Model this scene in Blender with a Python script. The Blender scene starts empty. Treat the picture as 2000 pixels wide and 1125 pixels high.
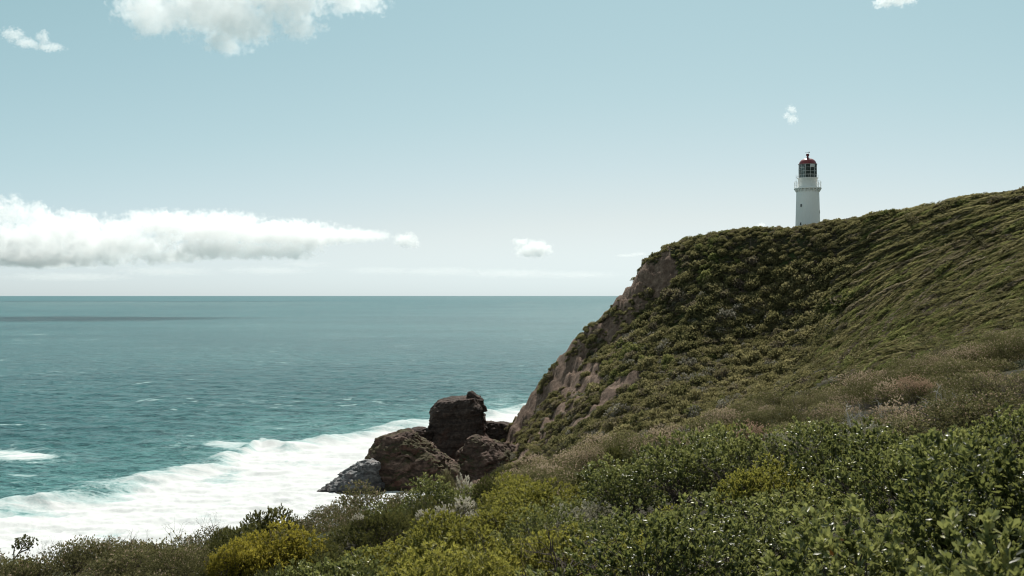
import bpy, bmesh, math, random
import numpy as np
from mathutils import Vector, Matrix, Euler

R = math.radians
SC = bpy.context.scene
COL = SC.collection
rng = np.random.default_rng(7)
random.seed(7)

# ------------------------------------------------------------------ camera, sky, sun, exposure
F = 35.0 / 36.0 * 2000.0            # focal length in pixels of the 2000 px wide photograph
CAM_Z = 50.0
HOR = 577.0
cam_d = bpy.data.cameras.new('camera'); cam = bpy.data.objects.new('camera', cam_d); COL.objects.link(cam)
cam.location = (0, 0, CAM_Z)
cam.rotation_euler = (R(90) + math.atan((HOR - 562.5) / F), 0, 0)
cam_d.lens = 35; cam_d.sensor_width = 36; cam_d.clip_start = 0.1; cam_d.clip_end = 150000
cam_d.dof.use_dof = True; cam_d.dof.focus_distance = 120; cam_d.dof.aperture_fstop = 8
SC.camera = cam

SUN_EL, SUN_AZ = 49.0, 11.0         # azimuth clockwise from the viewing direction
world = bpy.data.worlds.new('World'); SC.world = world; world.use_nodes = True
wt = world.node_tree; wn = wt.nodes; wl = wt.links
for n in list(wn): wn.remove(n)
w_out = wn.new('ShaderNodeOutputWorld'); w_bg = wn.new('ShaderNodeBackground')
w_sky = wn.new('ShaderNodeTexSky'); w_sky.sky_type = 'NISHITA'; w_sky.sun_disc = False
w_sky.sun_elevation = R(SUN_EL); w_sky.sun_rotation = R(SUN_AZ)
w_sky.altitude = 50; w_sky.air_density = 1.0; w_sky.dust_density = 0.6; w_sky.ozone_density = 1.5
w_bw = wn.new('ShaderNodeRGBToBW'); wl.new(w_sky.outputs[0], w_bw.inputs[0])
w_lv = wn.new('ShaderNodeMath'); w_lv.operation = 'MULTIPLY'; w_lv.inputs[1].default_value = 0.095; wl.new(w_bw.outputs[0], w_lv.inputs[0])
w_pw = wn.new('ShaderNodeMath'); w_pw.operation = 'POWER'; w_pw.inputs[1].default_value = 0.62; wl.new(w_lv.outputs[0], w_pw.inputs[0])
w_k = wn.new('ShaderNodeMath'); w_k.operation = 'MULTIPLY'; w_k.inputs[1].default_value = 0.70 / 0.095; wl.new(w_pw.outputs[0], w_k.inputs[0])
w_ramp = wn.new('ShaderNodeValToRGB'); w_cr = w_ramp.color_ramp  # darkest sky tones whitened and brightened as added fill on the shaded tower
for p_, c_ in ((0.0, (1.02, 1.10, 1.12)), (0.34, (0.92, 1.08, 1.11)), (0.42, (0.60, 1.0, 1.12)), (0.48, (0.62, 1.0, 1.115)), (0.56, (0.67, 1.0, 1.105)), (0.64, (0.73, 1.0, 1.075)), (0.71, (0.81, 1.0, 1.05)), (0.78, (0.90, 1.0, 1.0)), (1.0, (0.97, 1.0, 0.985))):
    if p_ in (0.0, 1.0): e_ = w_cr.elements[int(p_)] if len(w_cr.elements) == 2 else w_cr.elements[-1]
    else: e_ = w_cr.elements.new(p_)
    e_.position = p_; e_.color = (*c_, 1)
w_ri = wn.new('ShaderNodeMath'); w_ri.operation = 'MULTIPLY'; w_ri.inputs[1].default_value = 0.86; wl.new(w_pw.outputs[0], w_ri.inputs[0]); wl.new(w_ri.outputs[0], w_ramp.inputs[0])
# the last few degrees above the horizon are the palest
w_tc = wn.new('ShaderNodeTexCoord'); w_sep = wn.new('ShaderNodeSeparateXYZ'); wl.new(w_tc.outputs['Generated'], w_sep.inputs[0])
w_low = wn.new('ShaderNodeMapRange'); w_low.interpolation_type = 'SMOOTHSTEP'; w_low.inputs[1].default_value = 0.09; w_low.inputs[2].default_value = 0.0; wl.new(w_sep.outputs[2], w_low.inputs[0])
w_hz = wn.new('ShaderNodeMix'); w_hz.data_type = 'RGBA'; w_hz.inputs[7].default_value = (0.95, 1.07, 1.07, 1)
wl.new(w_low.outputs[0], w_hz.inputs[0]); wl.new(w_ramp.outputs[0], w_hz.inputs[6])
w_mul = wn.new('ShaderNodeMix'); w_mul.data_type = 'RGBA'; w_mul.blend_type = 'MULTIPLY'; w_mul.inputs[0].default_value = 1.0
wl.new(w_k.outputs[0], w_mul.inputs[6]); wl.new(w_hz.outputs[2], w_mul.inputs[7])
wl.new(w_mul.outputs[2], w_bg.inputs[0]); wl.new(w_bg.outputs[0], w_out.inputs[0])
w_bg.inputs[1].default_value = 0.095

sun_d = bpy.data.lights.new('sun', 'SUN'); sun = bpy.data.objects.new('sun', sun_d); COL.objects.link(sun)
sun_d.energy = 4.8; sun_d.angle = R(0.5); sun_d.color = (1.0, 0.95, 0.87)
SUN_DIR = Vector((math.sin(R(SUN_AZ)) * math.cos(R(SUN_EL)), math.cos(R(SUN_AZ)) * math.cos(R(SUN_EL)), math.sin(R(SUN_EL))))
sun.rotation_euler = SUN_DIR.to_track_quat('Z', 'Y').to_euler()
sun.location = (60, 200, 200)

SC.view_settings.view_transform = 'Standard'; SC.view_settings.look = 'None'
SC.view_settings.exposure = 0.38; SC.view_settings.gamma = 1.0; SC.view_settings.use_curve_mapping = False
SC.render.engine = 'CYCLES'
SC.cycles.max_bounces = 24; SC.cycles.diffuse_bounces = 3; SC.cycles.transmission_bounces = 6
SC.cycles.transparent_max_bounces = 8; SC.cycles.volume_bounces = 20
SC.cycles.filter_width = 1.1; SC.cycles.use_denoising = True; SC.cycles.denoising_input_passes = 'RGB_ALBEDO_NORMAL'; SC.cycles.denoising_prefilter = 'ACCURATE'
SC.cycles.caustics_reflective = False; SC.cycles.caustics_refractive = False

# ------------------------------------------------------------------ helpers
def at(px, py, d):
    """point in the place seen at (px, py) of the photograph, d metres ahead of the camera"""
    return ((px - 1000.0) / F * d, d, CAM_Z - (py - HOR) / F * d)

def tag(o, label=None, cat=None, group=None, kind=None):
    if label: o['label'] = label
    if cat: o['category'] = cat
    if group: o['group'] = group
    if kind: o['kind'] = kind
    return o

def empty(name, loc, rz=0.0):
    o = bpy.data.objects.new(name, None); COL.objects.link(o); o.location = loc; o.rotation_euler = (0, 0, rz)
    o.empty_display_size = 0.3
    return o

def mesh_np(name, V, faces, mat=None, smooth=False, tint=None):
    """faces: (n,k) int array or list of those"""
    me = bpy.data.meshes.new(name)
    if not isinstance(faces, list): faces = [faces]
    faces = [np.asarray(f, np.int32) for f in faces if len(f)]
    loops = np.concatenate([f.ravel() for f in faces]); tot = np.concatenate([np.full(len(f), f.shape[1], np.int32) for f in faces])
    start = np.concatenate([[0], np.cumsum(tot)[:-1]]).astype(np.int32)
    me.vertices.add(len(V)); me.vertices.foreach_set('co', np.asarray(V, np.float32).ravel())
    me.loops.add(len(loops)); me.loops.foreach_set('vertex_index', loops.astype(np.int32))
    me.polygons.add(len(tot)); me.polygons.foreach_set('loop_start', start); me.polygons.foreach_set('loop_total', tot)
    me.update(calc_edges=True); me.validate()
    if smooth: me.polygons.foreach_set('use_smooth', np.ones(len(me.polygons), bool))
    if tint is not None:
        a = me.attributes.new('tint', 'FLOAT', 'POINT'); a.data.foreach_set('value', np.asarray(tint, np.float32))
    if mat: me.materials.append(mat)
    return me

def link(name, me, parent=None, loc=None):
    o = bpy.data.objects.new(name, me); COL.objects.link(o)
    if parent: o.parent = parent
    if loc is not None: o.location = loc
    return o

def attr(me, name, vals):
    a = me.attributes.new(name, 'FLOAT', 'POINT'); a.data.foreach_set('value', np.asarray(vals, np.float32))

# ---- vectorised gradient noise
_perm = np.random.default_rng(3).permutation(256); _perm = np.concatenate([_perm, _perm, _perm])
_g3 = np.random.default_rng(4).normal(size=(256, 3)); _g3 /= np.linalg.norm(_g3, axis=1)[:, None]
def noise3(P):
    P = np.asarray(P, float); I = np.floor(P).astype(int); f = P - I; I &= 255
    u = f * f * f * (f * (f * 6 - 15) + 10); res = 0
    for dx in (0, 1):
        for dy in (0, 1):
            for dz in (0, 1):
                h = _perm[_perm[_perm[(I[..., 0] + dx) & 255] + ((I[..., 1] + dy) & 255)] + ((I[..., 2] + dz) & 255)]
                g = _g3[h]; d = f - np.array([dx, dy, dz])
                w = (u[..., 0] if dx else 1 - u[..., 0]) * (u[..., 1] if dy else 1 - u[..., 1]) * (u[..., 2] if dz else 1 - u[..., 2])
                res = res + w * (g * d).sum(-1)
    return res * 1.5
def fbm(P, octv=4, lac=2.03, gain=0.5):
    P = np.asarray(P, float); s = 0; a = 1.0
    for i in range(octv): s = s + a * noise3(P + 17.3 * i); P = P * lac; a *= gain
    return s
def ridged(P, octv=4, gain=0.5):
    P = np.asarray(P, float); s = 0; a = 1.0
    for i in range(octv): s = s + a * (1 - 2 * np.abs(noise3(P + 9.1 * i))); P = P * 2.07; a *= gain
    return s
def p3(x, y, z=0.0):
    return np.stack([x, y, np.broadcast_to(z, np.shape(x))], -1)
def sstep(a, b, x):
    t = np.clip((x - a) / (b - a), 0, 1); return t * t * (3 - 2 * t)

# ---- node material helper
class NT:
    def __init__(s, name):
        s.m = bpy.data.materials.new(name); s.m.use_nodes = True; s.t = s.m.node_tree
        for n in list(s.t.nodes): s.t.nodes.remove(n)
        s.out = s.n('OutputMaterial')
    def n(s, typ, **kw):
        nd = s.t.nodes.new('ShaderNode' + typ)
        for k, v in kw.items(): setattr(nd, k, v)
        return nd
    def l(s, a, b): s.t.links.new(a, b)
    def put(s, sock, v):
        if hasattr(v, 'is_output') or isinstance(v, bpy.types.NodeSocket): s.l(v, sock)
        else:
            if isinstance(v, (tuple, list)) and len(v) == 3 and sock.type == 'RGBA': v = (*v, 1)
            sock.default_value = v
    def math(s, op, a, b=None, c=None, clamp=False):
        nd = s.n('Math', operation=op, use_clamp=clamp)
        s.put(nd.inputs[0], a)
        if b is not None: s.put(nd.inputs[1], b)
        if c is not None: s.put(nd.inputs[2], c)
        return nd.outputs[0]
    def vmath(s, op, a, b=None, sc=None):
        nd = s.n('VectorMath', operation=op); s.put(nd.inputs[0], a)
        if b is not None: s.put(nd.inputs[1], b)
        if sc is not None: s.put(nd.inputs['Scale'], sc)
        return nd.outputs['Value'] if op in ('LENGTH', 'DOT_PRODUCT', 'DISTANCE') else nd.outputs[0]
    def mix(s, f, a, b, blend='MIX'):
        nd = s.n('Mix', data_type='RGBA', blend_type=blend); s.put(nd.inputs[0], f); s.put(nd.inputs[6], a); s.put(nd.inputs[7], b)
        return nd.outputs[2]
    def noise(s, vec, scale, detail=4, rough=0.5, dist=0.0, out=0):
        nd = s.n('TexNoise'); s.put(nd.inputs['Vector'], vec)
        nd.inputs['Scale'].default_value = scale; nd.inputs['Detail'].default_value = detail
        nd.inputs['Roughness'].default_value = rough; nd.inputs['Distortion'].default_value = dist
        return nd.outputs[out]
    def ramp(s, f, stops, interp='LINEAR'):
        nd = s.n('ValToRGB'); cr = nd.color_ramp; cr.interpolation = interp
        while len(cr.elements) < len(stops): cr.elements.new(0.5)
        for e, (p, c) in zip(cr.elements, stops):
            e.position = p; e.color = (*c, 1) if len(c) == 3 else c
        s.put(nd.inputs[0], f); return nd.outputs[0]
    def mapr(s, v, a, b, c=0.0, d=1.0, smooth=True):
        nd = s.n('MapRange'); nd.interpolation_type = 'SMOOTHSTEP' if smooth else 'LINEAR'
        s.put(nd.inputs[0], v)
        for k, x in enumerate((a, b, c, d)): s.put(nd.inputs[1 + k], x)
        return nd.outputs[0]
    def at(s, name, typ='GEOMETRY'):
        nd = s.n('Attribute'); nd.attribute_name = name; nd.attribute_type = typ; return nd.outputs['Fac']
    def pos(s): return s.n('NewGeometry').outputs['Position']
    def objc(s): return s.n('TexCoord').outputs['Object']
    def bump(s, h, strength=0.5, dist=0.1, normal=None):
        nd = s.n('Bump'); nd.inputs['Strength'].default_value = strength; nd.inputs['Distance'].default_value = dist
        s.put(nd.inputs['Height'], h)
        if normal is not None: s.l(normal, nd.inputs['Normal'])
        return nd.outputs[0]
    def bsdf(s, col, rough=0.6, normal=None, spec=0.5, metal=0.0):
        nd = s.n('BsdfPrincipled'); s.put(nd.inputs['Base Color'], col); s.put(nd.inputs['Roughness'], rough)
        s.put(nd.inputs['Specular IOR Level'], spec); s.put(nd.inputs['Metallic'], metal)
        if normal is not None: s.l(normal, nd.inputs['Normal'])
        return nd
    def surf(s, sh): s.l(sh, s.out.inputs['Surface']); return s.m

def simple(name, col, rough=0.6, metal=0.0, var=0.12, scale=6.0, spec=0.4):
    t = NT(name); n = t.noise(t.objc(), scale, 5, 0.6)
    c = t.mix(t.mapr(n, 0.3, 0.7), tuple(x * (1 - var) for x in col), tuple(min(1, x * (1 + var)) for x in col))
    return t.surf(t.bsdf(c, rough, t.bump(n, 0.15, 0.02), spec, metal).outputs[0])

# ------------------------------------------------------------------ land: one height function from surveyed points
CP = []
def cp(px, py, d, dz=0.0):
    x, y, z = at(px, py, d); CP.append((x, y, z + dz))
def cw(x, y, z): CP.append((x, y, z))
# slope underfoot (tops of the shrubs minus their height)
H = -0.75
for px, py, d in ((-200, 1095, 30), (0, 1085, 30), (160, 1065, 31), (300, 1050, 31), (420, 1030, 32), (560, 1005, 33), (700, 975, 34), (850, 945, 36), (970, 925, 38), (1080, 885, 41),
                  (1290, 858, 46), (1500, 797, 51), (1700, 740, 56), (1850, 697, 60), (2000, 650, 64), (2200, 600, 66), (2500, 540, 66)):
    cp(px, py, d, H)
for px, py, d in ((0, 1125, 24), (300, 1125, 19), (600, 1125, 15), (900, 1125, 11), (1150, 1125, 8.5), (1400, 1125, 6.2), (1000, 1030, 18), (750, 1060, 19), (1250, 960, 18), (1450, 1000, 10), (1500, 880, 17), (1700, 850, 16), (1850, 838, 15), (2000, 862, 12), (1280, 890, 30), (1500, 840, 28), (1700, 795, 28), (1850, 760, 30), (2000, 735, 30), (2300, 690, 30), (450, 1070, 24)):
    cp(px, py, d, H)
cw(0, 0, 47.9); cw(2.2, 3.0, 48.25); cw(3.5, 5.5, 48.3); cw(5, 3, 48.6); cw(0, -10, 48.6); cw(10, -10, 50.5); cw(-10, -10, 45.5); cw(-10, 0, 44.5); cw(12, 5, 50.2); cw(-20, 5, 41); cw(25, 0, 53); cw(45, 10, 57); cw(40, 40, 51)
cw(-8, 12, 43.6); cw(-3.5, 9, 45.6)
# drop beyond the crest of the near slope, down to the shore on the left, into the gully on the right
for px, d0, z in ((-200, 45, 30), (0, 46, 30), (300, 48, 31), (560, 50, 31), (800, 54, 31), (1000, 58, 33), (1200, 66, 34)): cw((px - 1000) / F * d0, d0, z)
for px, d0, z in ((-200, 80, 12), (0, 82, 12), (300, 86, 13), (560, 90, 13), (800, 96, 13), (1000, 100, 14), (1200, 105, 17), (1400, 100, 27), (1600, 96, 35), (1800, 90, 41), (2000, 92, 44.5), (2300, 90, 48)): cw((px - 1000) / F * d0, d0, z)
for px, d0, z in ((-100, 130, -2), (200, 140, -3), (450, 150, -3), (650, 165, -2), (800, 180, 0), (900, 190, 1.5), (1000, 185, 3.5), (1100, 170, 8), (1250, 155, 14), (1450, 145, 23), (1650, 130, 33), (1850, 125, 41)): cw((px - 1000) / F * d0, d0, z)
# the far headland: crest, mid slope and foot
HEAD = [((1005, 862, 310), (1003, 872, 288), (990, 905, 262)),
        ((1030, 818, 309), (1028, 845, 283), (1020, 895, 255)),
        ((1060, 757, 306), (1060, 830, 270), (1058, 880, 243)),
        ((1100, 694, 301), (1100, 790, 270), (1090, 870, 234)),
        ((1150, 640, 296), (1150, 730, 270), (1145, 865, 222)),
        ((1200, 593, 292), (1200, 650, 280), (1200, 740, 250), (1200, 862, 210)),
        ((1256, 516, 287), (1258, 600, 276), (1260, 720, 246), (1260, 860, 204)),
        ((1300, 490, 284), (1300, 560, 275), (1300, 660, 256), (1300, 760, 230), (1300, 850, 200)),
        ((1390, 463, 277), (1390, 520, 268), (1390, 640, 250), (1390, 760, 224), (1390, 830, 196)),
        ((1480, 452, 271), (1480, 520, 262), (1480, 640, 246), (1480, 740, 222), (1480, 795, 192)),
        ((1580, 445, 262), (1580, 500, 255), (1580, 600, 244), (1580, 700, 222), (1580, 768, 184)),
        ((1700, 424, 252), (1700, 480, 243), (1700, 560, 230), (1700, 650, 206), (1700, 735, 168)),
        ((1850, 400, 240), (1850, 470, 225), (1850, 580, 200), (1850, 695, 154)),
        ((2000, 373, 230), (2000, 450, 212), (2000, 540, 188), (2000, 645, 145)),
        ((2200, 345, 217), (2200, 430, 197), (2200, 540, 170), (2200, 625, 135)),
        ((2500, 305, 202), (2500, 420, 182), (2500, 560, 120))]
for col in HEAD:
    for k, q in enumerate(col): cp(*q, dz=-0.6)
# behind the crest: a gently falling plateau, then sea cliffs
for px, py, d in ((1256, 516, 287), (1300, 490, 284), (1390, 463, 277), (1480, 452, 271), (1580, 445, 262), (1700, 428, 252), (1850, 398, 240), (2000, 372, 230), (2200, 345, 217), (2500, 305, 202)):
    x, y, z = at(px, py, d); k = (px - 1256) / 700.0
    if px > 1280: cw(x + 3, y + 14, z - 0.8)
    cw(x + 6, y + 32, z - 3.0 - 14 * max(0, 0.25 - k)); cw(x + 10, y + 62, z - 8 - 70 * max(0, 0.25 - k))
for px, py, d in ((1030, 818, 309), (1060, 744, 306), (1100, 694, 301), (1150, 640, 296), (1200, 593, 292)):
    x, y, z = at(px, py, d); cw(x + 5, y + 10, z - 4); cw(x + 12, y + 30, z * 0.55); cw(x + 20, y + 60, z * 0.1 - 3)
    cw(x - 9, y + 16, max(-4, z - 17)); cw(x - 20, y + 22, -4)
for x, y in ((-25, 330), (-12, 322), (-40, 380), (0, 400), (40, 420), (-60, 300), (-60, 230), (-80, 180), (-30, 215), (-45, 260), (-18, 245)): cw(x, y, -4)
for x, y, z in ((90, 420, 20), (150, 420, 30), (210, 420, 40), (210, 300, 66), (210, 200, 78), (210, 100, 70), (150, 60, 62), (120, 20, 66), (210, 0, 74), (90, -30, 66), (-70, -30, 20), (-70, 40, 14), (-75, 90, -3), (-95, 0, -3), (-90, -40, -2)): cw(x, y, z)
CP = np.array(CP)
CP = np.array([CP[i] for i in range(len(CP)) if not any(np.hypot(*(CP[i, :2] - CP[j, :2])) < 0.6 for j in range(i))])
def _ker(d2): return np.sqrt(d2 + 9.0)
_d2 = ((CP[:, None, :2] - CP[None, :, :2]) ** 2).sum(-1); n_ = len(CP)
_A = np.zeros((n_ + 3, n_ + 3)); _A[:n_, :n_] = _ker(_d2) - 0.02 * np.eye(n_); _A[:n_, n_] = 1; _A[:n_, n_ + 1:] = CP[:, :2]; _A[n_, :n_] = 1; _A[n_ + 1:, :n_] = CP[:, :2].T
_W = np.linalg.solve(_A, np.concatenate([CP[:, 2], np.zeros(3)]))
def base_h(x, y):
    x = np.asarray(x, float); y = np.asarray(y, float); sh = x.shape; x = x.ravel(); y = y.ravel(); out = np.empty(len(x))
    for a in range(0, len(x), 20000):
        xs, ys = x[a:a + 20000], y[a:a + 20000]
        K = _ker((xs[:, None] - CP[None, :, 0]) ** 2 + (ys[:, None] - CP[None, :, 1]) ** 2)
        out[a:a + 20000] = K @ _W[:n_] + _W[n_] + _W[n_ + 1] * xs + _W[n_ + 2] * ys
    return out.reshape(sh)

GX0, GX1, GY0, GY1, GS = -95.0, 210.0, -40.0, 420.0, 0.8
gx = np.arange(GX0, GX1 + 0.1, GS); gy = np.arange(GY0, GY1 + 0.1, GS)
XX, YY = np.meshgrid(gx, gy, indexing='ij')
ZB = base_h(XX, YY)
# the nose of the headland: bare where it faces the sea
CREST = np.array([at(*c[0])[:2] for c in HEAD])
def bare_amount(x, y, z):
    """1 on the eroded seaward flank of the headland"""
    cx = np.interp(z, [5, 9.6, 24, 32, 48, 60, 67], [-1.0, 0.8, 9.4, 15.4, 30, 38, 52])   # x of the crest at that height
    u = x - cx                                   # distance inland of the nose
    far = sstep(225, 250, y)
    nz = fbm(p3(x * 0.05, y * 0.05, z * 0.05), 3)
    wid = np.interp(z, [0, 10, 30, 50, 60, 66], [21, 16, 11, 9, 6, 2])
    return far * (1 - sstep(-0.35, 0.35, (u - wid) / 14 + nz * 0.9))
BARE = bare_amount(XX, YY, ZB)
far = sstep(120, 150, YY)
ZZ = ZB + far * (0.9 * fbm(p3(XX * 0.06, YY * 0.06), 4)) + (1 - far) * (0.20 * fbm(p3(XX * 0.35, YY * 0.35), 3) + 0.10 * fbm(p3(XX * 0.12, YY * 0.12), 2))
ZZ = ZZ - 1.2 * BARE * sstep(45, 62, ZB)
ZZ = ZZ + BARE * (1.0 * ridged(p3(XX * 0.16, YY * 0.07, ZB * 0.12), 6, 0.6) - 0.3)
ZZ = ZZ + 0.5 * BARE * np.sin(ZB * 1.5 + 2 * fbm(p3(XX * 0.05, YY * 0.05), 2))
WA = R(46); UU = XX * math.cos(WA) + YY * math.sin(WA); VV = -XX * math.sin(WA) + YY * math.cos(WA)
RIDGE = sstep(0, 25, XX - 0.34 * YY + 6) * sstep(120, 140, YY) * sstep(262, 245, YY) * (1 - BARE)
ZZ = ZZ + RIDGE * 0.42 * ridged(p3(UU * 0.020, VV * 0.14, 6.6), 3, 0.55)
def height(x, y):
    fx = np.clip((np.asarray(x, float) - GX0) / GS, 0, len(gx) - 1.001); fy = np.clip((np.asarray(y, float) - GY0) / GS, 0, len(gy) - 1.001)
    i = fx.astype(int); j = fy.astype(int); u = fx - i; v = fy - j
    return ZZ[i, j] * (1 - u) * (1 - v) + ZZ[i + 1, j] * u * (1 - v) + ZZ[i, j + 1] * (1 - u) * v + ZZ[i + 1, j + 1] * u * v

def land_material():
    t = NT('land_soil'); P = t.pos()
    n1 = t.noise(P, 0.12, 6, 0.6); n2 = t.noise(P, 0.7, 6, 0.65); n3 = t.noise(P, 3.0, 5, 0.7)
    soil = t.ramp(t.math('ADD', t.math('MULTIPLY', n2, 0.6), t.math('MULTIPLY', n3, 0.4)), [(0.3, (0.050, 0.034, 0.026)), (0.5, (0.145, 0.099, 0.074)), (0.68, (0.31, 0.228, 0.172))])
    veg = t.ramp(n2, [(0.3, (0.015, 0.015, 0.009)), (0.5, (0.034, 0.031, 0.018)), (0.7, (0.070, 0.056, 0.038))])
    veg = t.mix(t.mapr(n1, 0.45, 0.65), veg, (0.045, 0.062, 0.020))
    c = t.mix(t.mapr(t.math('ADD', t.at('bare'), t.math('MULTIPLY', t.math('SUBTRACT', n2, 0.5), 0.9)), 0.35, 0.6), veg, soil)
    h = t.math('ADD', n2, t.math('MULTIPLY', n3, 0.5))
    return t.surf(t.bsdf(c, 0.95, t.bump(h, 0.9, 0.6), 0.15).outputs[0])
M_LAND = land_material()
nx, ny = len(gx), len(gy)
idx = np.arange(nx * ny).reshape(nx, ny)
quads = np.stack([idx[:-1, :-1], idx[1:, :-1], idx[1:, 1:], idx[:-1, 1:]], -1).reshape(-1, 4)
zq = ZZ.ravel()[quads].max(1); quads = quads[zq > -2.5]
me = mesh_np('headland_ground', np.stack([XX, YY, ZZ], -1).reshape(-1, 3), quads, M_LAND, True); attr(me, 'bare', BARE.ravel())
tag(link('headland_ground', me), 'scrub covered coastal headland and gully running down to the sea', 'hill', kind='structure')

# ------------------------------------------------------------------ sea
FRONT = [(-900, 1180), (-300, 1050), (0, 985), (90, 968), (150, 957), (220, 945), (300, 926), (420, 901), (470, 888), (510, 862), (560, 868), (640, 853), (700, 845), (770, 832), (830, 826), (900, 818), (950, 806), (1000, 800), (1100, 792), (1400, 780)]
FX = np.array(FRONT, float)
def build_sea():
    th = np.concatenate([np.arange(-36, 10.0, 0.065), np.arange(10, 40, 1.0), np.arange(40, 324, 8.0)])
    dn = CAM_Z * F / np.arange(620, 5.0, -1.15)          # evenly spaced as seen from the cliff top
    rr = np.concatenate([[60, 90, 120, 140], dn, np.geomspace(dn[-1] * 1.1, 90000, 14)])
    T, Rr = np.meshgrid(np.radians(th), rr, indexing='ij')
    X = Rr * np.sin(T); Y = Rr * np.cos(T)
    fade = np.clip(1.4 - Rr / 900.0, 0, 1) * np.clip(Rr / 150, 0, 1)
    ww = fbm(p3(X * 0.02, Y * 0.02), 3)
    sw = 0.28 * np.sin((0.35 * X + 0.94 * Y) * 0.30 + 3.0 * ww) + 0.22 * np.sin((-0.2 * X + 0.98 * Y) * 0.52 + 4.0 * fbm(p3(X * 0.05, Y * 0.05, 5.0), 2))
    ch = 0.55 * fbm(p3(X * 0.11, Y * 0.20), 4)
    px = 1000 + F * X / np.maximum(Y, 1); py = HOR + CAM_Z * F / np.maximum(Y, 1)
    fr = np.interp(px, FX[:, 0], FX[:, 1])
    wob = fbm(p3(X * 0.03, Y * 0.03, 2.0), 4)
    s = CAM_Z * F / (fr - HOR) - np.maximum(Y, 1)       # metres shoreward of the breaking front
    s = s + 7 * wob
    inside = np.where(Y > 60, s, -200.0)
    foam = np.clip(inside / 22.0, -1.2, 1.0)
    # spent foam drifting outside the surf, plus a streak of sun sparkle painted white
    def patch(cx, cy, rx, ry, a):
        return a * np.exp(-((px - cx) / rx) ** 2 - ((py - cy) / ry) ** 2)
    ext = patch(20, 888, 110, 20, 1.15) + patch(80, 895, 60, 10, .5) + patch(450, 870, 90, 15, 1.05) + patch(300, 865, 130, 10, 0.35) + patch(985, 790, 60, 17, .75) + patch(900, 740, 80, 12, .42) + patch(840, 750, 60, 8, .3) + patch(180, 945, 160, 18, .40) + patch(640, 830, 160, 12, .35) + patch(730, 812, 30, 5, .5) + patch(800, 800, 200, 20, .2) + patch(400, 845, 200, 9, 0.2) + patch(960, 765, 70, 14, .35)
    hole = patch(205, 975, 60, 14, 0.9) + patch(455, 925, 28, 12, 1.0) + patch(30, 970, 50, 9, .5) + patch(420, 940, 40, 8, .6) + patch(60, 1005, 90, 8, .5) + patch(220, 1048, 50, 6, .4) + patch(560, 905, 40, 8, .4)
    foam = np.maximum(foam, -0.9 + ext * 1.15) - hole * 0.6
    ins = sstep(-0.2, 0.6, foam)
    front = np.exp(-((inside - 7) / 9.0) ** 2) * (0.6 + 0.5 * fbm(p3(X * 0.06, Y * 0.06, 9.0), 3))
    Z = fade * (sw + ch) * (1 - 0.35 * ins) + np.clip(front, 0, 2) * 2.9 + ins * (0.28 * ridged(p3(X * 0.16, Y * 0.16, 4.0), 4) * np.clip(1.5 - Rr / 500, 0, 1))
    depth = np.clip(0.5 + 0.5 * (inside + 60) / 110.0, 0, 1) * sstep(-140, -20, inside)
    V = np.stack([X, Y, Z], -1).reshape(-1, 3)
    a, b = T.shape; ix = np.arange(a * b).reshape(a, b); nxt = np.roll(ix, -1, axis=0)
    q = np.stack([ix[:, :-1], ix[:, 1:], nxt[:, 1:], nxt[:, :-1]], -1).reshape(-1, 4)
    me = mesh_np('sea', V, q, None, True); attr(me, 'foam', foam.ravel()); attr(me, 'shoal', depth.ravel())
    t = NT('sea_water'); P = t.pos()
    st = t.vmath('MULTIPLY', P, (1.0, 1.0, 0.0))
    wd = t.n('Mapping'); wd.inputs['Rotation'].default_value = (0, 0, R(-14)); wd.inputs['Scale'].default_value = (0.45, 1.0, 0.0); t.l(P, wd.inputs['Vector']); wv = wd.outputs[0]
    b1 = t.noise(wv, 0.22, 6, 0.68); b2 = t.noise(wv, 1.1, 5, 0.7); b3 = t.noise(wv, 0.025, 3, 0.5); big = t.noise(wv, 0.0035, 4, 0.55)
    h = t.math('ADD', t.math('MULTIPLY', b1, 1.7), t.math('ADD', t.math('MULTIPLY', b2, 0.55), t.math('MULTIPLY', b3, 1.2)))
    nrm = t.bump(h, 1.0, 1.3)
    deep = t.mix(t.mapr(big, 0.35, 0.65), (0.023, 0.098, 0.108), (0.038, 0.130, 0.138))
    deep = t.mix(t.math('MULTIPLY', t.at('shoal'), 0.75), deep, (0.10, 0.26, 0.255))
    dn_ = t.n('Mapping'); dn_.inputs['Rotation'].default_value = (0, 0, R(-10)); dn_.inputs['Scale'].default_value = (0.24, 0.95, 0.0); t.l(P, dn_.inputs['Vector'])
    d1 = t.noise(dn_.outputs[0], 1.0, 5, 0.72, 0.4); d2 = t.noise(dn_.outputs[0], 0.22, 4, 0.6)
    dd = t.math('ADD', t.math('MULTIPLY', d1, 0.65), t.math('MULTIPLY', d2, 0.35))
    deep = t.mix(t.mapr(dd, 0.435, 0.535), t.mix(1.0, deep, (0.46, 0.55, 0.59), 'MULTIPLY'), t.mix(1.0, deep, (1.30, 1.22, 1.20), 'MULTIPLY'))  # dark and bright ripple faces painted into the water colour
    water = t.bsdf(deep, 0.28, nrm, 0.10); water.inputs['IOR'].default_value = 1.33
    # foam
    sh = t.n('Mapping'); sh.inputs['Rotation'].default_value = (0, 0, R(-58)); sh.inputs['Scale'].default_value = (0.42, 1.0, 0.0); t.l(P, sh.inputs['Vector'])
    f1 = t.noise(sh.outputs[0], 0.14, 9, 0.70, 0.8); f2 = t.noise(st, 0.9, 6, 0.7)
    fv = t.math('ADD', t.at('foam'), t.math('MULTIPLY', t.math('SUBTRACT', f1, 0.5), 2.4))
    fv = t.math('ADD', fv, t.math('MULTIPLY', t.math('SUBTRACT', f2, 0.5), 0.7))
    fm = t.mapr(fv, -0.02, 0.34)
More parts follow.
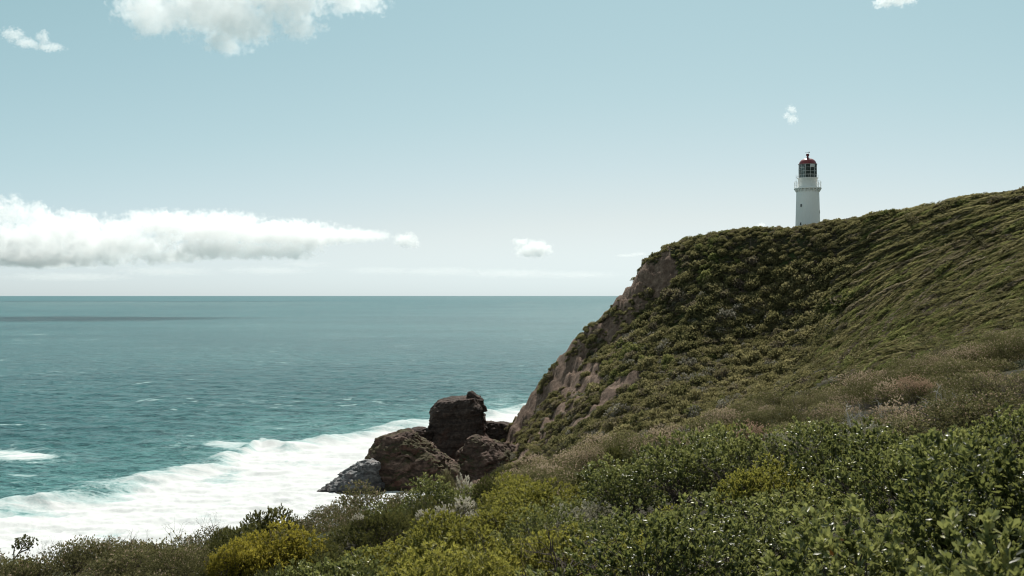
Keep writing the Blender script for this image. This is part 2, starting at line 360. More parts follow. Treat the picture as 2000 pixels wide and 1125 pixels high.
    lace = t.noise(st, 0.075, 4, 0.55, 1.2); web = t.mapr(t.math('ABSOLUTE', t.math('SUBTRACT', lace, 0.5)), 0.0, 0.035, 1.0, 0.0)
    zone = t.math('MULTIPLY', t.mapr(t.at('foam'), -0.95, -0.15), t.mapr(f2, 0.38, 0.62))
    fm = t.math('MAXIMUM', fm, t.math('MULTIPLY', t.math('MULTIPLY', web, zone), 0.75))
    w1 = t.noise(wv, 0.055, 7, 0.62); w2 = t.noise(wv, 0.012, 2, 0.5)
    w3 = t.noise(wv, 0.24, 5, 0.62); cap_glint = t.mapr(t.math('ADD', w3, t.math('MULTIPLY', t.math('SUBTRACT', w2, 0.5), 0.35)), 0.640, 0.680)  # small whitecaps, also painting in the white sun glints on the water
    cap = t.mapr(t.math('ADD', w1, t.math('MULTIPLY', t.math('SUBTRACT', w2, 0.5), 0.25)), 0.655, 0.69)
    fm = t.math('MAXIMUM', fm, t.math('MULTIPLY', t.math('MAXIMUM', cap, t.math('MULTIPLY', cap_glint, 0.8)), 0.85))
    fcol = t.mix(t.mapr(fv, 0.1, 0.9), (0.30, 0.42, 0.42), (0.57, 0.59, 0.59))
    fb = t.bsdf(fcol, 0.9, t.bump(t.math('ADD', f1, t.math('MULTIPLY', f2, 0.3)), 0.35, 0.8), 0.1)
    ms = t.n('MixShader'); t.l(fm, ms.inputs[0]); t.l(water.outputs[0], ms.inputs[1]); t.l(fb.outputs[0], ms.inputs[2])
    me.materials.append(t.surf(ms.outputs[0]))
    return tag(link('sea', me), 'teal open sea with white surf breaking along the foot of the cliffs', 'sea', kind='structure')
build_sea()
# ------------------------------------------------------------------ shrubs
def leaf_material(name, cols, trans, spec=0.5, rough=0.38, tmix=0.35, hue=0.5):
    """cols: dark, mid, light leaf colours; leaf tint is random plus painted light and shade, each plant its own shift"""
    t = NT(name)
    rnd = t.n('ObjectInfo').outputs['Random']
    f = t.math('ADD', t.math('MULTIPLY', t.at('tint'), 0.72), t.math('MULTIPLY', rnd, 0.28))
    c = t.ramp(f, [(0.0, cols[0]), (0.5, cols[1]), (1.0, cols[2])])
    b = t.bsdf(c, rough, None, spec)
    tr = t.n('BsdfTranslucent'); t.put(tr.inputs[0], t.mix(0.6, c, trans))
    ms = t.n('MixShader'); ms.inputs[0].default_value = tmix; t.l(b.outputs[0], ms.inputs[1]); t.l(tr.outputs[0], ms.inputs[2])
    return t.surf(ms.outputs[0])
M_LEAF = leaf_material('glossy_leaf', [(0.016, 0.024, 0.011), (0.072, 0.090, 0.034), (0.47, 0.45, 0.18)], (0.40, 0.43, 0.12), 0.40, 0.40, 0.30)
M_YELLOW = leaf_material('yellow_green_leaf', [(0.06, 0.064, 0.014), (0.24, 0.215, 0.036), (0.62, 0.52, 0.085)], (0.55, 0.47, 0.07), 0.2, 0.55, 0.4)
M_LIME = leaf_material('lime_leaf', [(0.040, 0.052, 0.016), (0.125, 0.135, 0.036), (0.40, 0.37, 0.09)], (0.45, 0.42, 0.08), 0.2, 0.55, 0.4)
M_HEATH = leaf_material('olive_heath_leaf', [(0.028, 0.030, 0.015), (0.108, 0.112, 0.048), (0.40, 0.37, 0.18)], (0.26, 0.24, 0.10), 0.15, 0.65, 0.35)
M_PINK = leaf_material('tan_heath_flower', [(0.085, 0.066, 0.046), (0.33, 0.255, 0.175), (0.66, 0.55, 0.42)], (0.52, 0.41, 0.28), 0.1, 0.8, 0.4)
M_PEACH = leaf_material('peach_heath_flower', [(0.10, 0.072, 0.05), (0.37, 0.255, 0.175), (0.66, 0.51, 0.38)], (0.52, 0.38, 0.26), 0.1, 0.8, 0.4)
M_SILVER = leaf_material('silver_leaf', [(0.13, 0.125, 0.095), (0.31, 0.30, 0.235), (0.56, 0.54, 0.44)], (0.34, 0.32, 0.22), 0.1, 0.8, 0.35)
M_CREAM = leaf_material('cream_flower', [(0.22, 0.20, 0.16), (0.48, 0.45, 0.37), (0.72, 0.68, 0.58)], (0.5, 0.46, 0.36), 0.1, 0.8, 0.4)
M_DARK = leaf_material('dark_feathery_leaf', [(0.018, 0.025, 0.010), (0.072, 0.080, 0.028), (0.23, 0.21, 0.075)], (0.14, 0.14, 0.04), 0.2, 0.55, 0.34)
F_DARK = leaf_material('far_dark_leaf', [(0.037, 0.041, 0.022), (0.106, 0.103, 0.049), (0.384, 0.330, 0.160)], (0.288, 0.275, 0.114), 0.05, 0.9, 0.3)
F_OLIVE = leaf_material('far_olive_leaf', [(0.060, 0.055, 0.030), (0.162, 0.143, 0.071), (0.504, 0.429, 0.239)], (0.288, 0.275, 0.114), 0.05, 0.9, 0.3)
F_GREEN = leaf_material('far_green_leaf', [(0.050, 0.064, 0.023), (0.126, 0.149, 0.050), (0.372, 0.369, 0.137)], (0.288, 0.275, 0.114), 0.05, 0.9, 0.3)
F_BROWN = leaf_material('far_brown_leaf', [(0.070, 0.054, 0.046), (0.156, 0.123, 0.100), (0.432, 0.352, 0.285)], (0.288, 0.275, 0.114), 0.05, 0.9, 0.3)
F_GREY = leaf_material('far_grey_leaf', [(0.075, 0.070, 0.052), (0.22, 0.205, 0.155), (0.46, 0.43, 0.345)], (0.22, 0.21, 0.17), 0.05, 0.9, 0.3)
M_TWIG = simple('twig_bark', (0.085, 0.066, 0.055), 0.9, var=0.35, scale=9)
M_DEAD = simple('bleached_dead_wood', (0.50, 0.47, 0.43), 0.85, var=0.3, scale=9)

def frames(D, r):
    D = D / np.linalg.norm(D, axis=1)[:, None]
    A = r.normal(size=D.shape); A -= (A * D).sum(1)[:, None] * D; A /= np.linalg.norm(A, axis=1)[:, None]
    return np.stack([A, np.cross(D, A), D], -1)          # columns: x, y, z axes

LEAFV = np.array([[0, 0, 0], [-1, 0.55, 0.10], [0, 0.5, -0.12], [1, 0.55, 0.10], [0, 1.0, 0.06]], float)
LEAFF = np.array([[0, 2, 1], [0, 3, 2], [1, 2, 4], [2, 3, 4]])
OVATEV = np.array([[0, 0, 0], [-0.62, 0.38, 0.06], [-0.95, 0.74, 0.12], [0, 1.0, 0.05], [0.95, 0.74, 0.12], [0.62, 0.38, 0.06], [0, 0.55, -0.12]], float)
OVATEF = np.array([[0, 6, 1], [1, 6, 2], [2, 6, 3], [3, 6, 4], [4, 6, 5], [5, 6, 0]])
def leaf_cloud(base, dirs, L, W, r, up=None, shape=None, axes=False):
    """leaves of length L and half width W at base pointing along dirs"""
    LV, LF = (OVATEV, OVATEF) if shape == 'ovate' else (LEAFV, LEAFF)
    n = len(base); Fm = frames(dirs, r)
    ax, ay, az = Fm[:, :, 0], Fm[:, :, 1], Fm[:, :, 2]
    if up is not None:                                       # turn the blade's face towards 'up'
        nz = up - (up * az).sum(1)[:, None] * az; nz /= np.linalg.norm(nz, axis=1)[:, None] + 1e-6
        nz = nz + 0.45 * r.normal(size=nz.shape); nz -= (nz * az).sum(1)[:, None] * az; nz /= np.linalg.norm(nz, axis=1)[:, None]
        ay = nz; ax = np.cross(az, nz)
    L = np.broadcast_to(L, n) * r.uniform(0.7, 1.25, n); W = np.broadcast_to(W, n) * r.uniform(0.75, 1.2, n)
    T = LV[None]
    V = base[:, None] + T[..., 0:1] * W[:, None, None] * ax[:, None] + T[..., 1:2] * L[:, None, None] * az[:, None] + T[..., 2:3] * W[:, None, None] * 2 * ay[:, None]
    Fc = LF[None] + (np.arange(n) * len(LV))[:, None, None]
    if axes: return V, Fc, (ax * W[:, None], az * L[:, None], ay * (2 * W)[:, None])
    return V.reshape(-1, 3), Fc.reshape(-1, 3)

def tubes(segs, k=4):
    """segs: list of (points (m,3), radii (m,))"""
    Vs, Fs, o = [], [], 0
    for P, rad in segs:
        P = np.asarray(P, float); m = len(P); rad = np.asarray(rad, float)
        T = np.gradient(P, axis=0); T /= np.linalg.norm(T, axis=1)[:, None] + 1e-9
        ref = np.array([0.31, 0.77, 0.55]); A = np.cross(T, ref); A /= np.linalg.norm(A, axis=1)[:, None] + 1e-9; B = np.cross(T, A)
        ang = np.arange(k) * 2 * math.pi / k
        V = P[:, None] + rad[:, None, None] * (np.cos(ang)[None, :, None] * A[:, None] + np.sin(ang)[None, :, None] * B[:, None])
        Vs.append(V.reshape(-1, 3)); i = np.arange(m * k).reshape(m, k) + o; j = np.roll(i, -1, axis=1)
        Fs.append(np.stack([i[:-1], j[:-1], j[1:], i[1:]], -1).reshape(-1, 4)); o += m * k
    return np.concatenate(Vs), np.concatenate(Fs)

def stem_segs(tips, r, root=(0, 0, -0.15), thick=0.012, fork=0.35, bend=0.12):
    segs = []
    for tip in tips:
        tip = np.asarray(tip, float); a = np.array(root) + np.array([r.normal() * 0.05, r.normal() * 0.05, 0]); n = 5
        L = np.linalg.norm(tip - a); s = np.linspace(0, 1, n)[:, None]
        P = a + (tip - a) * np.concatenate([s * (0.75 + 0.25 * s)] * 2 + [s], 1) + r.normal(size=(n, 3)) * bend * L * np.sin(s * math.pi) * 0.5
        segs.append((P, np.linspace(thick, thick * 0.3, n)))
        for _ in range(2):
            q = P[r.integers(2, 4)]; d = (tip - a) / L + r.normal(size=3) * 0.6; d /= np.linalg.norm(d)
            segs.append((np.stack([q, q + d * L * fork * 0.5 + r.normal(size=3) * 0.02, q + d * L * fork]), np.array([thick * 0.5, thick * 0.35, thick * 0.15])))
    return segs

def dome(n, r, R=0.6, Hh=0.7, lump=0.22, shell=(0.72, 1.0), seed=0, lo=-0.15):
    """sprig seats spread through a lumpy dome, with outward directions"""
    z = r.uniform(lo, 1, n); a = r.uniform(0, 2 * math.pi, n); q = np.sqrt(1 - z * z)
    D = np.stack([q * np.cos(a), q * np.sin(a), z], 1)
    k = 1 + lump * (0.8 * fbm(D * 1.9 + seed * 11.7, 2) + 0.55 * (np.abs(noise3(D * 4.3 + seed * 5.1)) - 0.25) * 2)
    rad = k * r.uniform(*shell, n)
    P = D * rad[:, None] * np.array([R, R, Hh])
    return P, D, k

def clumped(n, r, R, Hh, nsub, rs, seed, lo):
    """sprig seats on several rounded sub-crowns that together make one lumpy shrub"""
    C = []
    for _ in range(400):
        z = r.uniform(0.05, 1.0); a = r.uniform(0, 6.283); q = math.sqrt(1 - z * z); c = np.array([q * math.cos(a), q * math.sin(a), z]) * r.uniform(0.62, 1.0)
        if all(np.linalg.norm(c - d) > 0.42 for d in C): C.append(c)
        if len(C) == nsub: break
    C = np.array(C); m = len(C); ri = rs * r.uniform(0.7, 1.3, m); w = ri ** 2 / (ri ** 2).sum(); i = r.choice(m, n, p=w)
    z = r.uniform(lo, 1, n); a = r.uniform(0, 2 * math.pi, n); q = np.sqrt(1 - z * z); D = np.stack([q * np.cos(a), q * np.sin(a), z], 1)
    k = 1 + 0.30 * fbm(D * 2.4 + 3.1 * i[:, None] + seed, 2); dep = r.uniform(0, 1, n) ** 0.35
    sc = np.array([R, R, Hh])
    P = C[i] * (1 - 0.75 * rs) * sc + D * (k * ri[i] * (0.5 + 0.5 * dep))[:, None] * np.array([R, R, 0.5 * (R + Hh)])
    out = D + 0.55 * C[i]; out /= np.linalg.norm(out, axis=1)[:, None]
    val = np.clip(0.38 + 0.30 * D[:, 2] * dep + 0.9 * (dep - 0.8) + 0.30 * (P[:, 2] / Hh - 0.6) + 0.10 * r.normal(size=m)[i], 0, 1)  # paints light on crown tops and shade inside into the leaf tint
    return P, out, val
def shrub_mesh(kind, seed, sprigs, R, Hh, L, W, per, lump=0.25, spread=0.9, upb=0.6, mat=None, shell=(0.7, 1.0), tint_top=0.35, stems=14, thick=0.010, lo=-0.15, flower=None, fshare=0.0, shape=None, nsub=0, rs=0.42):
    r = np.random.default_rng(seed)
    if nsub: P, D, val = clumped(sprigs, r, R, Hh, nsub, rs, seed, lo)
    else: P, D, k = dome(sprigs, r, R, Hh, lump, shell, seed, lo)
    ax = D + np.array([0, 0, upb]) + r.normal(size=D.shape) * 0.25; ax /= np.linalg.norm(ax, axis=1)[:, None]
    base = np.repeat(P, per, 0); axr = np.repeat(ax, per, 0)
    d = axr + spread * r.normal(size=axr.shape) * 0.6; d /= np.linalg.norm(d, axis=1)[:, None]
    base = base + axr * r.uniform(0, 1.1, len(base))[:, None] * L * 0.8
    V, Fc = leaf_cloud(base, d, L, W, r, up=axr if spread > 0.6 else None, shape=shape)
    if not nsub:
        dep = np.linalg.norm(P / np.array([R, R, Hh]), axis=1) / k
        val = np.clip(0.52 + 0.8 * (k - 1) + 2.2 * (dep - (shell[0] * 0.4 + 0.6)) + tint_top * (P[:, 2] / Hh - 0.55), 0, 1)  # same painted shading for plain domes: tops lighter, depths darker
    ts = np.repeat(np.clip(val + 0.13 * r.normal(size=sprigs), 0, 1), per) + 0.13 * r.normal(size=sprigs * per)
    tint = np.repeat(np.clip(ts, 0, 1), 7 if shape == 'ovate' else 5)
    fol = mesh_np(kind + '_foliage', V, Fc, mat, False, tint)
    if flower is not None:
        fol.materials.append(flower); sel = np.repeat(r.uniform(size=sprigs) < fshare * np.clip((P[:, 2] / Hh - 0.25) * 2.2, 0, 1.5), per * 4)
        if len(sel) == len(fol.polygons): fol.polygons.foreach_set('material_index', sel.astype(np.int32))
    tips = P[r.choice(sprigs, stems, replace=False)] * 0.95
    sv, sf = tubes(stem_segs(tips, r, thick=thick))
    return fol, mesh_np(kind + '_stem', sv, sf, M_TWIG, True)

def twig_mesh(name, seed, R, Hh, n, thick, mat, flat=0.0):
    r = np.random.default_rng(seed); segs = []
    def grow(p, d, L, th, lev):
        m = 5; P = [p]
        for i in range(m - 1):
            d = d + r.normal(size=3) * 0.22 + np.array([0, 0, 0.05 * (1 - flat)]); d /= np.linalg.norm(d); P.append(P[-1] + d * L / (m - 1))
        P = np.array(P); segs.append((P, np.linspace(th, th * 0.55, m)))
        if lev < 3:
            for _ in range(3 if lev < 2 else 2):
                q = P[r.integers(2, m)]; dd = d + r.normal(size=3) * 0.65; dd /= np.linalg.norm(dd); grow(q, dd, L * 0.68, th * 0.55, lev + 1)
    for _ in range(n):
        d = np.array([r.normal() * R, r.normal() * R, Hh * (1 - flat) + 0.1]); d /= np.linalg.norm(d)
        grow(np.array([r.normal() * 0.06, r.normal() * 0.06, -0.1]), d, 0.5 * math.hypot(R, Hh), thick, 0)
    v, f = tubes(segs, 4)
    return mesh_np(name, v, f, mat, True)

PROTO = {}
def proto(kind, variants, **kw):
    PROTO[kind] = [shrub_mesh(kind, 100 * len(PROTO) + v, **kw) for v in range(variants)]
#               near, broad glossy leaves in rosettes
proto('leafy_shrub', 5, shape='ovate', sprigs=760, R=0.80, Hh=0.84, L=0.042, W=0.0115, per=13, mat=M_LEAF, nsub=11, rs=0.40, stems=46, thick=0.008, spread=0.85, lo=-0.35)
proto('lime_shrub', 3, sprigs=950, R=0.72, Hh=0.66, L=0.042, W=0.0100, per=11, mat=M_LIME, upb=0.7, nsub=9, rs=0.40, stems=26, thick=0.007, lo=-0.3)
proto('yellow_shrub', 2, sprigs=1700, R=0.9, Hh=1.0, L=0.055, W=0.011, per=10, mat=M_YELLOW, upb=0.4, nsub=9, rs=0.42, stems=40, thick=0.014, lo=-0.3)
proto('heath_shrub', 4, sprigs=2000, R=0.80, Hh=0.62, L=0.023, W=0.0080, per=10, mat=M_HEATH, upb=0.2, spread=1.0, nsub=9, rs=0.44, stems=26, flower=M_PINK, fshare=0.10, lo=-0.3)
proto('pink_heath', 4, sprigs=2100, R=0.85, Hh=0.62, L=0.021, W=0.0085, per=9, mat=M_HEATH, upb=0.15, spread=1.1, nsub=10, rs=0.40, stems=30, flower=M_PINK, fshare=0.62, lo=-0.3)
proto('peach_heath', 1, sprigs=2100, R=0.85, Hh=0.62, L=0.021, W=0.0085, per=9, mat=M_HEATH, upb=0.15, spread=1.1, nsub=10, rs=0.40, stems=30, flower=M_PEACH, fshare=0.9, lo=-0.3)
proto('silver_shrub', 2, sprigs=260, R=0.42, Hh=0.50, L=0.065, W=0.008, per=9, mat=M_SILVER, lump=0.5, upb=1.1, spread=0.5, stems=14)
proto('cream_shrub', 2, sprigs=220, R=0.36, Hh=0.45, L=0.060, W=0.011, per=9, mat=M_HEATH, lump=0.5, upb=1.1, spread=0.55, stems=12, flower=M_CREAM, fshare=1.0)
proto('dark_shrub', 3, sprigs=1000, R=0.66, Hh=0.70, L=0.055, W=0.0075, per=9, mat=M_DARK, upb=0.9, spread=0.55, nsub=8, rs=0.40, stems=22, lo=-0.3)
TWIGS = [twig_mesh('twig_bush', 40 + i, 0.8, 0.8, 6, 0.010, M_TWIG) for i in range(3)]
DEADW = [twig_mesh('dead_branches', 60 + i, 1.0, 0.3, 7, 0.022, M_DEAD, 0.6) for i in range(2)]

# coarser bushes for the far slope, two to three metres across
def far_bush(name, seed, mat, n, R, Hh, L, W, lump, flower=None, fshare=0.0):
    r = np.random.default_rng(seed)
    P, D, val = clumped(n, r, R, Hh, 7, 0.46, seed, -0.3)
    d = D + np.array([0, 0, 0.5]) + r.normal(size=D.shape) * 0.55; d /= np.linalg.norm(d, axis=1)[:, None]
    V, Fc = leaf_cloud(P, d, L, W, r)
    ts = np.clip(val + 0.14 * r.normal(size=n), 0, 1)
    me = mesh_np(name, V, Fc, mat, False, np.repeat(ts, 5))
    if flower is not None:
        me.materials.append(flower); sel = np.repeat(r.uniform(size=n) < fshare * np.clip(P[:, 2] / Hh * 1.5, 0, 1.4), 4)
        me.polygons.foreach_set('material_index', sel.astype(np.int32))
    return bpy.data.objects.new(name, me)           # not linked: only a source for the scatter
FAR = {
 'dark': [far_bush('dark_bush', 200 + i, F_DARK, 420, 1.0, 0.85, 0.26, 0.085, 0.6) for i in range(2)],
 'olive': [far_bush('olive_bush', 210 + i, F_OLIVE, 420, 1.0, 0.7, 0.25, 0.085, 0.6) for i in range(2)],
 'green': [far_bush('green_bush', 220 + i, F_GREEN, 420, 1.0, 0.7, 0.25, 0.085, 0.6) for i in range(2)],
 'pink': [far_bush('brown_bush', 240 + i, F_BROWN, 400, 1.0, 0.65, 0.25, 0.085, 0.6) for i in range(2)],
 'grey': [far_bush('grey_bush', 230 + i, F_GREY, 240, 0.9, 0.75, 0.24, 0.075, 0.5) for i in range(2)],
}
def scatter(name, src, pts, rot, scl, label, cat):
    """one mass: the source bush instanced on points by geometry nodes"""
    me = bpy.data.meshes.new(name); me.vertices.add(len(pts)); me.vertices.foreach_set('co', np.asarray(pts, np.float32).ravel())
    for nm, v in (('rot', rot), ('scl', scl)):
        a = me.attributes.new(nm, 'FLOAT_VECTOR', 'POINT'); a.data.foreach_set('vector', np.asarray(v, np.float32).ravel())
    o = link(name, me)
    g = bpy.data.node_groups.new(name + '_scatter', 'GeometryNodeTree')
    g.interface.new_socket('Geometry', in_out='INPUT', socket_type='NodeSocketGeometry'); g.interface.new_socket('Geometry', in_out='OUTPUT', socket_type='NodeSocketGeometry')
    gi = g.nodes.new('NodeGroupInput'); go = g.nodes.new('NodeGroupOutput'); ip = g.nodes.new('GeometryNodeInstanceOnPoints')
    oi = g.nodes.new('GeometryNodeObjectInfo'); oi.inputs['Object'].default_value = src; oi.inputs['As Instance'].default_value = True
    def na(nm):
        q = g.nodes.new('GeometryNodeInputNamedAttribute'); q.data_type = 'FLOAT_VECTOR'; q.inputs['Name'].default_value = nm; return q.outputs[0]
    er = g.nodes.new('FunctionNodeEulerToRotation'); g.links.new(na('rot'), er.inputs[0])
    g.links.new(gi.outputs[0], ip.inputs['Points']); g.links.new(oi.outputs['Geometry'], ip.inputs['Instance'])
    g.links.new(er.outputs[0], ip.inputs['Rotation']); g.links.new(na('scl'), ip.inputs['Scale']); g.links.new(ip.outputs[0], go.inputs[0])
    md = o.modifiers.new('scatter', 'NODES'); md.node_group = g
    return tag(o, label, cat, kind='stuff')

def hill_scrub():
    r = np.random.default_rng(77)
    N = 82000
    x = r.uniform(-12, 150, N); y = r.uniform(120, 345, N); z = height(x, y)
    gxx = (height(x + 1, y) - height(x - 1, y)) / 2; gyy = (height(x, y + 1) - height(x, y - 1)) / 2
    b = bare_amount(x, y, z)
    keep = (z > 3.0) & (y < 330)
    px = 1000 + F * x / y
    keep &= (px < 2350)
    clump = fbm(p3(x * 0.045, y * 0.045, 3.0), 3)
    keep &= r.uniform(size=N) < np.where(b > 0.5, 0.85 * (fbm(p3(x * 0.11 + 31, y * 0.11, z * 0.08), 3) > 0.08), 0.92 + 0.30 * clump) * (1 + 1.1 * (px > 1620) + 0.9 * sstep(560, 470, HOR - (z - CAM_Z) * F / y) * (px < 1620))
    # not inside the tower
    keep &= np.hypot(x - TOWER[0], y - TOWER[1]) > 3.8
    x, y, z, gxx, gyy, px, b = (q[keep] for q in (x, y, z, gxx, gyy, px, b)); n = len(x)
    # streaming wind-shorn cover on the right of the gully
    py = HOR - (z - CAM_Z) * F / y
    streak = sstep(-60, 130, px - np.interp(py, [380, 480, 600, 700, 780], [1650, 1640, 1620, 1560, 1540])) * sstep(-1.4, 0.4, (py - 430) / 90.0)
    q1 = fbm(p3(x * 0.03 + 5, y * 0.03, 8.0), 3) + 0.35 * r.normal(size=n)
    q2 = fbm(p3(x * 0.05 + 55, y * 0.05, 4.0), 3)
    s = np.clip(r.lognormal(-0.22, 0.52, n), 0.32, 2.6)
    s = s * np.where(streak > 0.5, 0.58, 1.0) * (0.8 + 0.25 * sstep(150, 260, y))
    s = s * (1 - 0.42 * sstep(560, 470, py) * (streak < 0.5)) * (1 - 0.4 * (b > 0.2))
    sx = s * (1 + streak * r.uniform(1.5, 5.0, n)); sz = s * (0.95 - 0.15 * streak) * r.uniform(0.75, 1.25, n)
    loose = r.uniform(size=n) < 0.22; streak = np.where(loose, 0.0, streak)
    # the wind drives the cover up the slope; find the direction on the ground that climbs to the right
    want = R(1) * np.interp(py, [400, 520, 640, 780], [18, 28, 40, 50]) * np.interp(px, [1550, 1700, 2000], [1.25, 1.05, 0.95])
    e = 0.5
    def proj(xx, yy): zz_ = z + (xx - x) * gxx + (yy - y) * gyy; return F * xx / yy, HOR - (zz_ - CAM_Z) * F / yy
    ax_, ay_ = proj(x + e, y); bx_, by_ = proj(x, y + e); p0x, p0y = proj(x, y)
    J = np.stack([np.stack([ax_ - p0x, bx_ - p0x], -1), np.stack([p0y - ay_, p0y - by_], -1)], -2)
    dirs = np.linalg.solve(J + 1e-6 * np.eye(2), np.stack([np.cos(want), np.sin(want)], -1)[..., None])[..., 0]
    ang = np.where(streak > 0.25, np.arctan2(dirs[:, 1], dirs[:, 0]) + 0.16 * r.normal(size=n), r.uniform(0, 6.28, n))
    slope_along = np.cos(ang) * gxx + np.sin(ang) * gyy
    rot = np.stack([0 * ang, -np.arctan(slope_along) * np.where(streak > 0.25, 1.0, 0.6), ang], 1)
    scl = np.stack([sx, s, sz], 1)
    kind = np.full(n, 0)
    kind[(q1 > 0.25)] = 1
    kind[(q1 < -0.1) & (q2 > 0.12)] = 2
    kind[(streak > 0.5) & (r.uniform(size=n) < 0.5)] = 2
    kind[(streak > 0.5) & (q1 < -0.25) & (r.uniform(size=n) < 0.6)] = 3
    kind[(streak > 0.5) & (q2 > 0.3) & (r.uniform(size=n) < 0.6)] = 1
    brow = sstep(560, 440, py - np.interp(px, [1300, 2000], [0, -40]))
    kind[(r.uniform(size=n) < 0.50 * brow)] = 1
    kind[(r.uniform(size=n) < 0.12 * brow)] = 3
    kind[(streak < 0.5) & (r.uniform(size=n) < 0.24)] = 3
    kind[(streak < 0.5) & (r.uniform(size=n) < 0.22)] = 1
    kind[(streak < 0.5) & (r.uniform(size=n) < 0.09 * sstep(520, 680, py) * sstep(1750, 1550, px))] = 4
    # the palest single bushes stand out one by one
    gi = np.nonzero(kind == 4)[0]; gi = gi[np.argsort(-s[gi] / y[gi])][:150]
    for i in gi:
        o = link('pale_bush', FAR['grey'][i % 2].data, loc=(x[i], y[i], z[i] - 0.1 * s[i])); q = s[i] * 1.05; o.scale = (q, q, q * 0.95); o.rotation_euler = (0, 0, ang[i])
        tag(o, 'pale grey rounded bush dotted over the dark slope of the headland', 'shrub', 'pale grey bushes on the dark headland slope')
    kind[gi] = -1
    pts = np.stack([x, y, z - 0.12 * s], 1)
    names = ['dark', 'olive', 'green', 'pink', 'grey']
    labs = {'dark': ('hillside_dark_scrub', 'dark green wind clipped scrub covering the steep headland slope'), 'olive': ('hillside_olive_scrub', 'olive brown heath covering the brow of the headland'),
            'green': ('hillside_green_scrub', 'bright green low cover streaming across the headland slope'), 'grey': ('hillside_grey_scrub', 'grey scrub on the headland slope'), 'pink': ('hillside_brown_scrub', 'brownish dry heath among the green scrub of the headland')}
    for k, nm in enumerate(names):
        ii = np.nonzero(kind == k)[0]
        for v in range(2):
            jj = ii[v::2]
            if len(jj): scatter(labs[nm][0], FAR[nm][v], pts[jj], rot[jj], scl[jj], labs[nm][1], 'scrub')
TOWER = (at(1578, 440, 284)[0], 284.0)
hill_scrub()
# ------------------------------------------------------------------ lighthouse
def lathe(prof, n=48, cap=False):
    V, F = [], []
    a = np.arange(n) * 2 * math.pi / n
    prof = np.array(prof, float)
    V = np.stack([prof[:, None, 0] * np.cos(a), prof[:, None, 0] * np.sin(a), np.repeat(prof[:, 1:2], n, 1)], -1).reshape(-1, 3)
    i = np.arange(len(prof) * n).reshape(len(prof), n); j = np.roll(i, -1, 1)
    return V, np.stack([i[:-1], j[:-1], j[1:], i[1:]], -1).reshape(-1, 4)
def box_v(cx, cy, cz, sx, sy, sz, rz=0.0):
    c = np.array([[x, y, z] for x in (-.5, .5) for y in (-.5, .5) for z in (-.5, .5)]) * (sx, sy, sz)
    m = np.array([[math.cos(rz), -math.sin(rz), 0], [math.sin(rz), math.cos(rz), 0], [0, 0, 1]])
    f = np.array([[0, 1, 3, 2], [4, 6, 7, 5], [0, 4, 5, 1], [2, 3, 7, 6], [0, 2, 6, 4], [1, 5, 7, 3]])
    return c @ m.T + (cx, cy, cz), f
def join(parts):
    V, Fq, Ft, o = [], [], [], 0
    for v, f in parts:
        V.append(v); (Fq if f.shape[1] == 4 else Ft).append(f + o); o += len(v)
    out = []
    if Fq: out.append(np.concatenate(Fq))
    if Ft: out.append(np.concatenate(Ft))
    return np.concatenate(V), out

def white_paint():
    t = NT('white_masonry_paint'); P = t.objc()
    n = t.noise(P, 1.2, 6, 0.65); st = t.n('Mapping'); st.inputs['Scale'].default_value = (3, 3, 0.25); t.l(P, st.inputs['Vector'])
    n2 = t.noise(st.outputs[0], 1.5, 5, 0.6)
    c = t.mix(t.mapr(n2, 0.5, 0.75, 0, 0.5), (0.88, 0.88, 0.86), (0.76, 0.75, 0.71))
    c = t.mix(t.mapr(n, 0.35, 0.7, 0, 0.25), c, (0.82, 0.82, 0.80))
    return t.surf(t.bsdf(c, 0.7, t.bump(n, 0.12, 0.05), 0.3).outputs[0])
def thin_glass():
    t = NT('lantern_glass'); tr = t.n('BsdfTransparent'); t.put(tr.inputs[0], (0.80, 0.86, 0.85)); gl = t.n('BsdfGlossy'); gl.inputs['Roughness'].default_value = 0.05
    ms = t.n('MixShader'); fr = t.n('Fresnel'); fr.inputs[0].default_value = 1.5
    t.l(t.math('ADD', fr.outputs[0], 0.03), ms.inputs[0]); t.l(tr.outputs[0], ms.inputs[1]); t.l(gl.outputs[0], ms.inputs[2])
    return t.surf(ms.outputs[0])
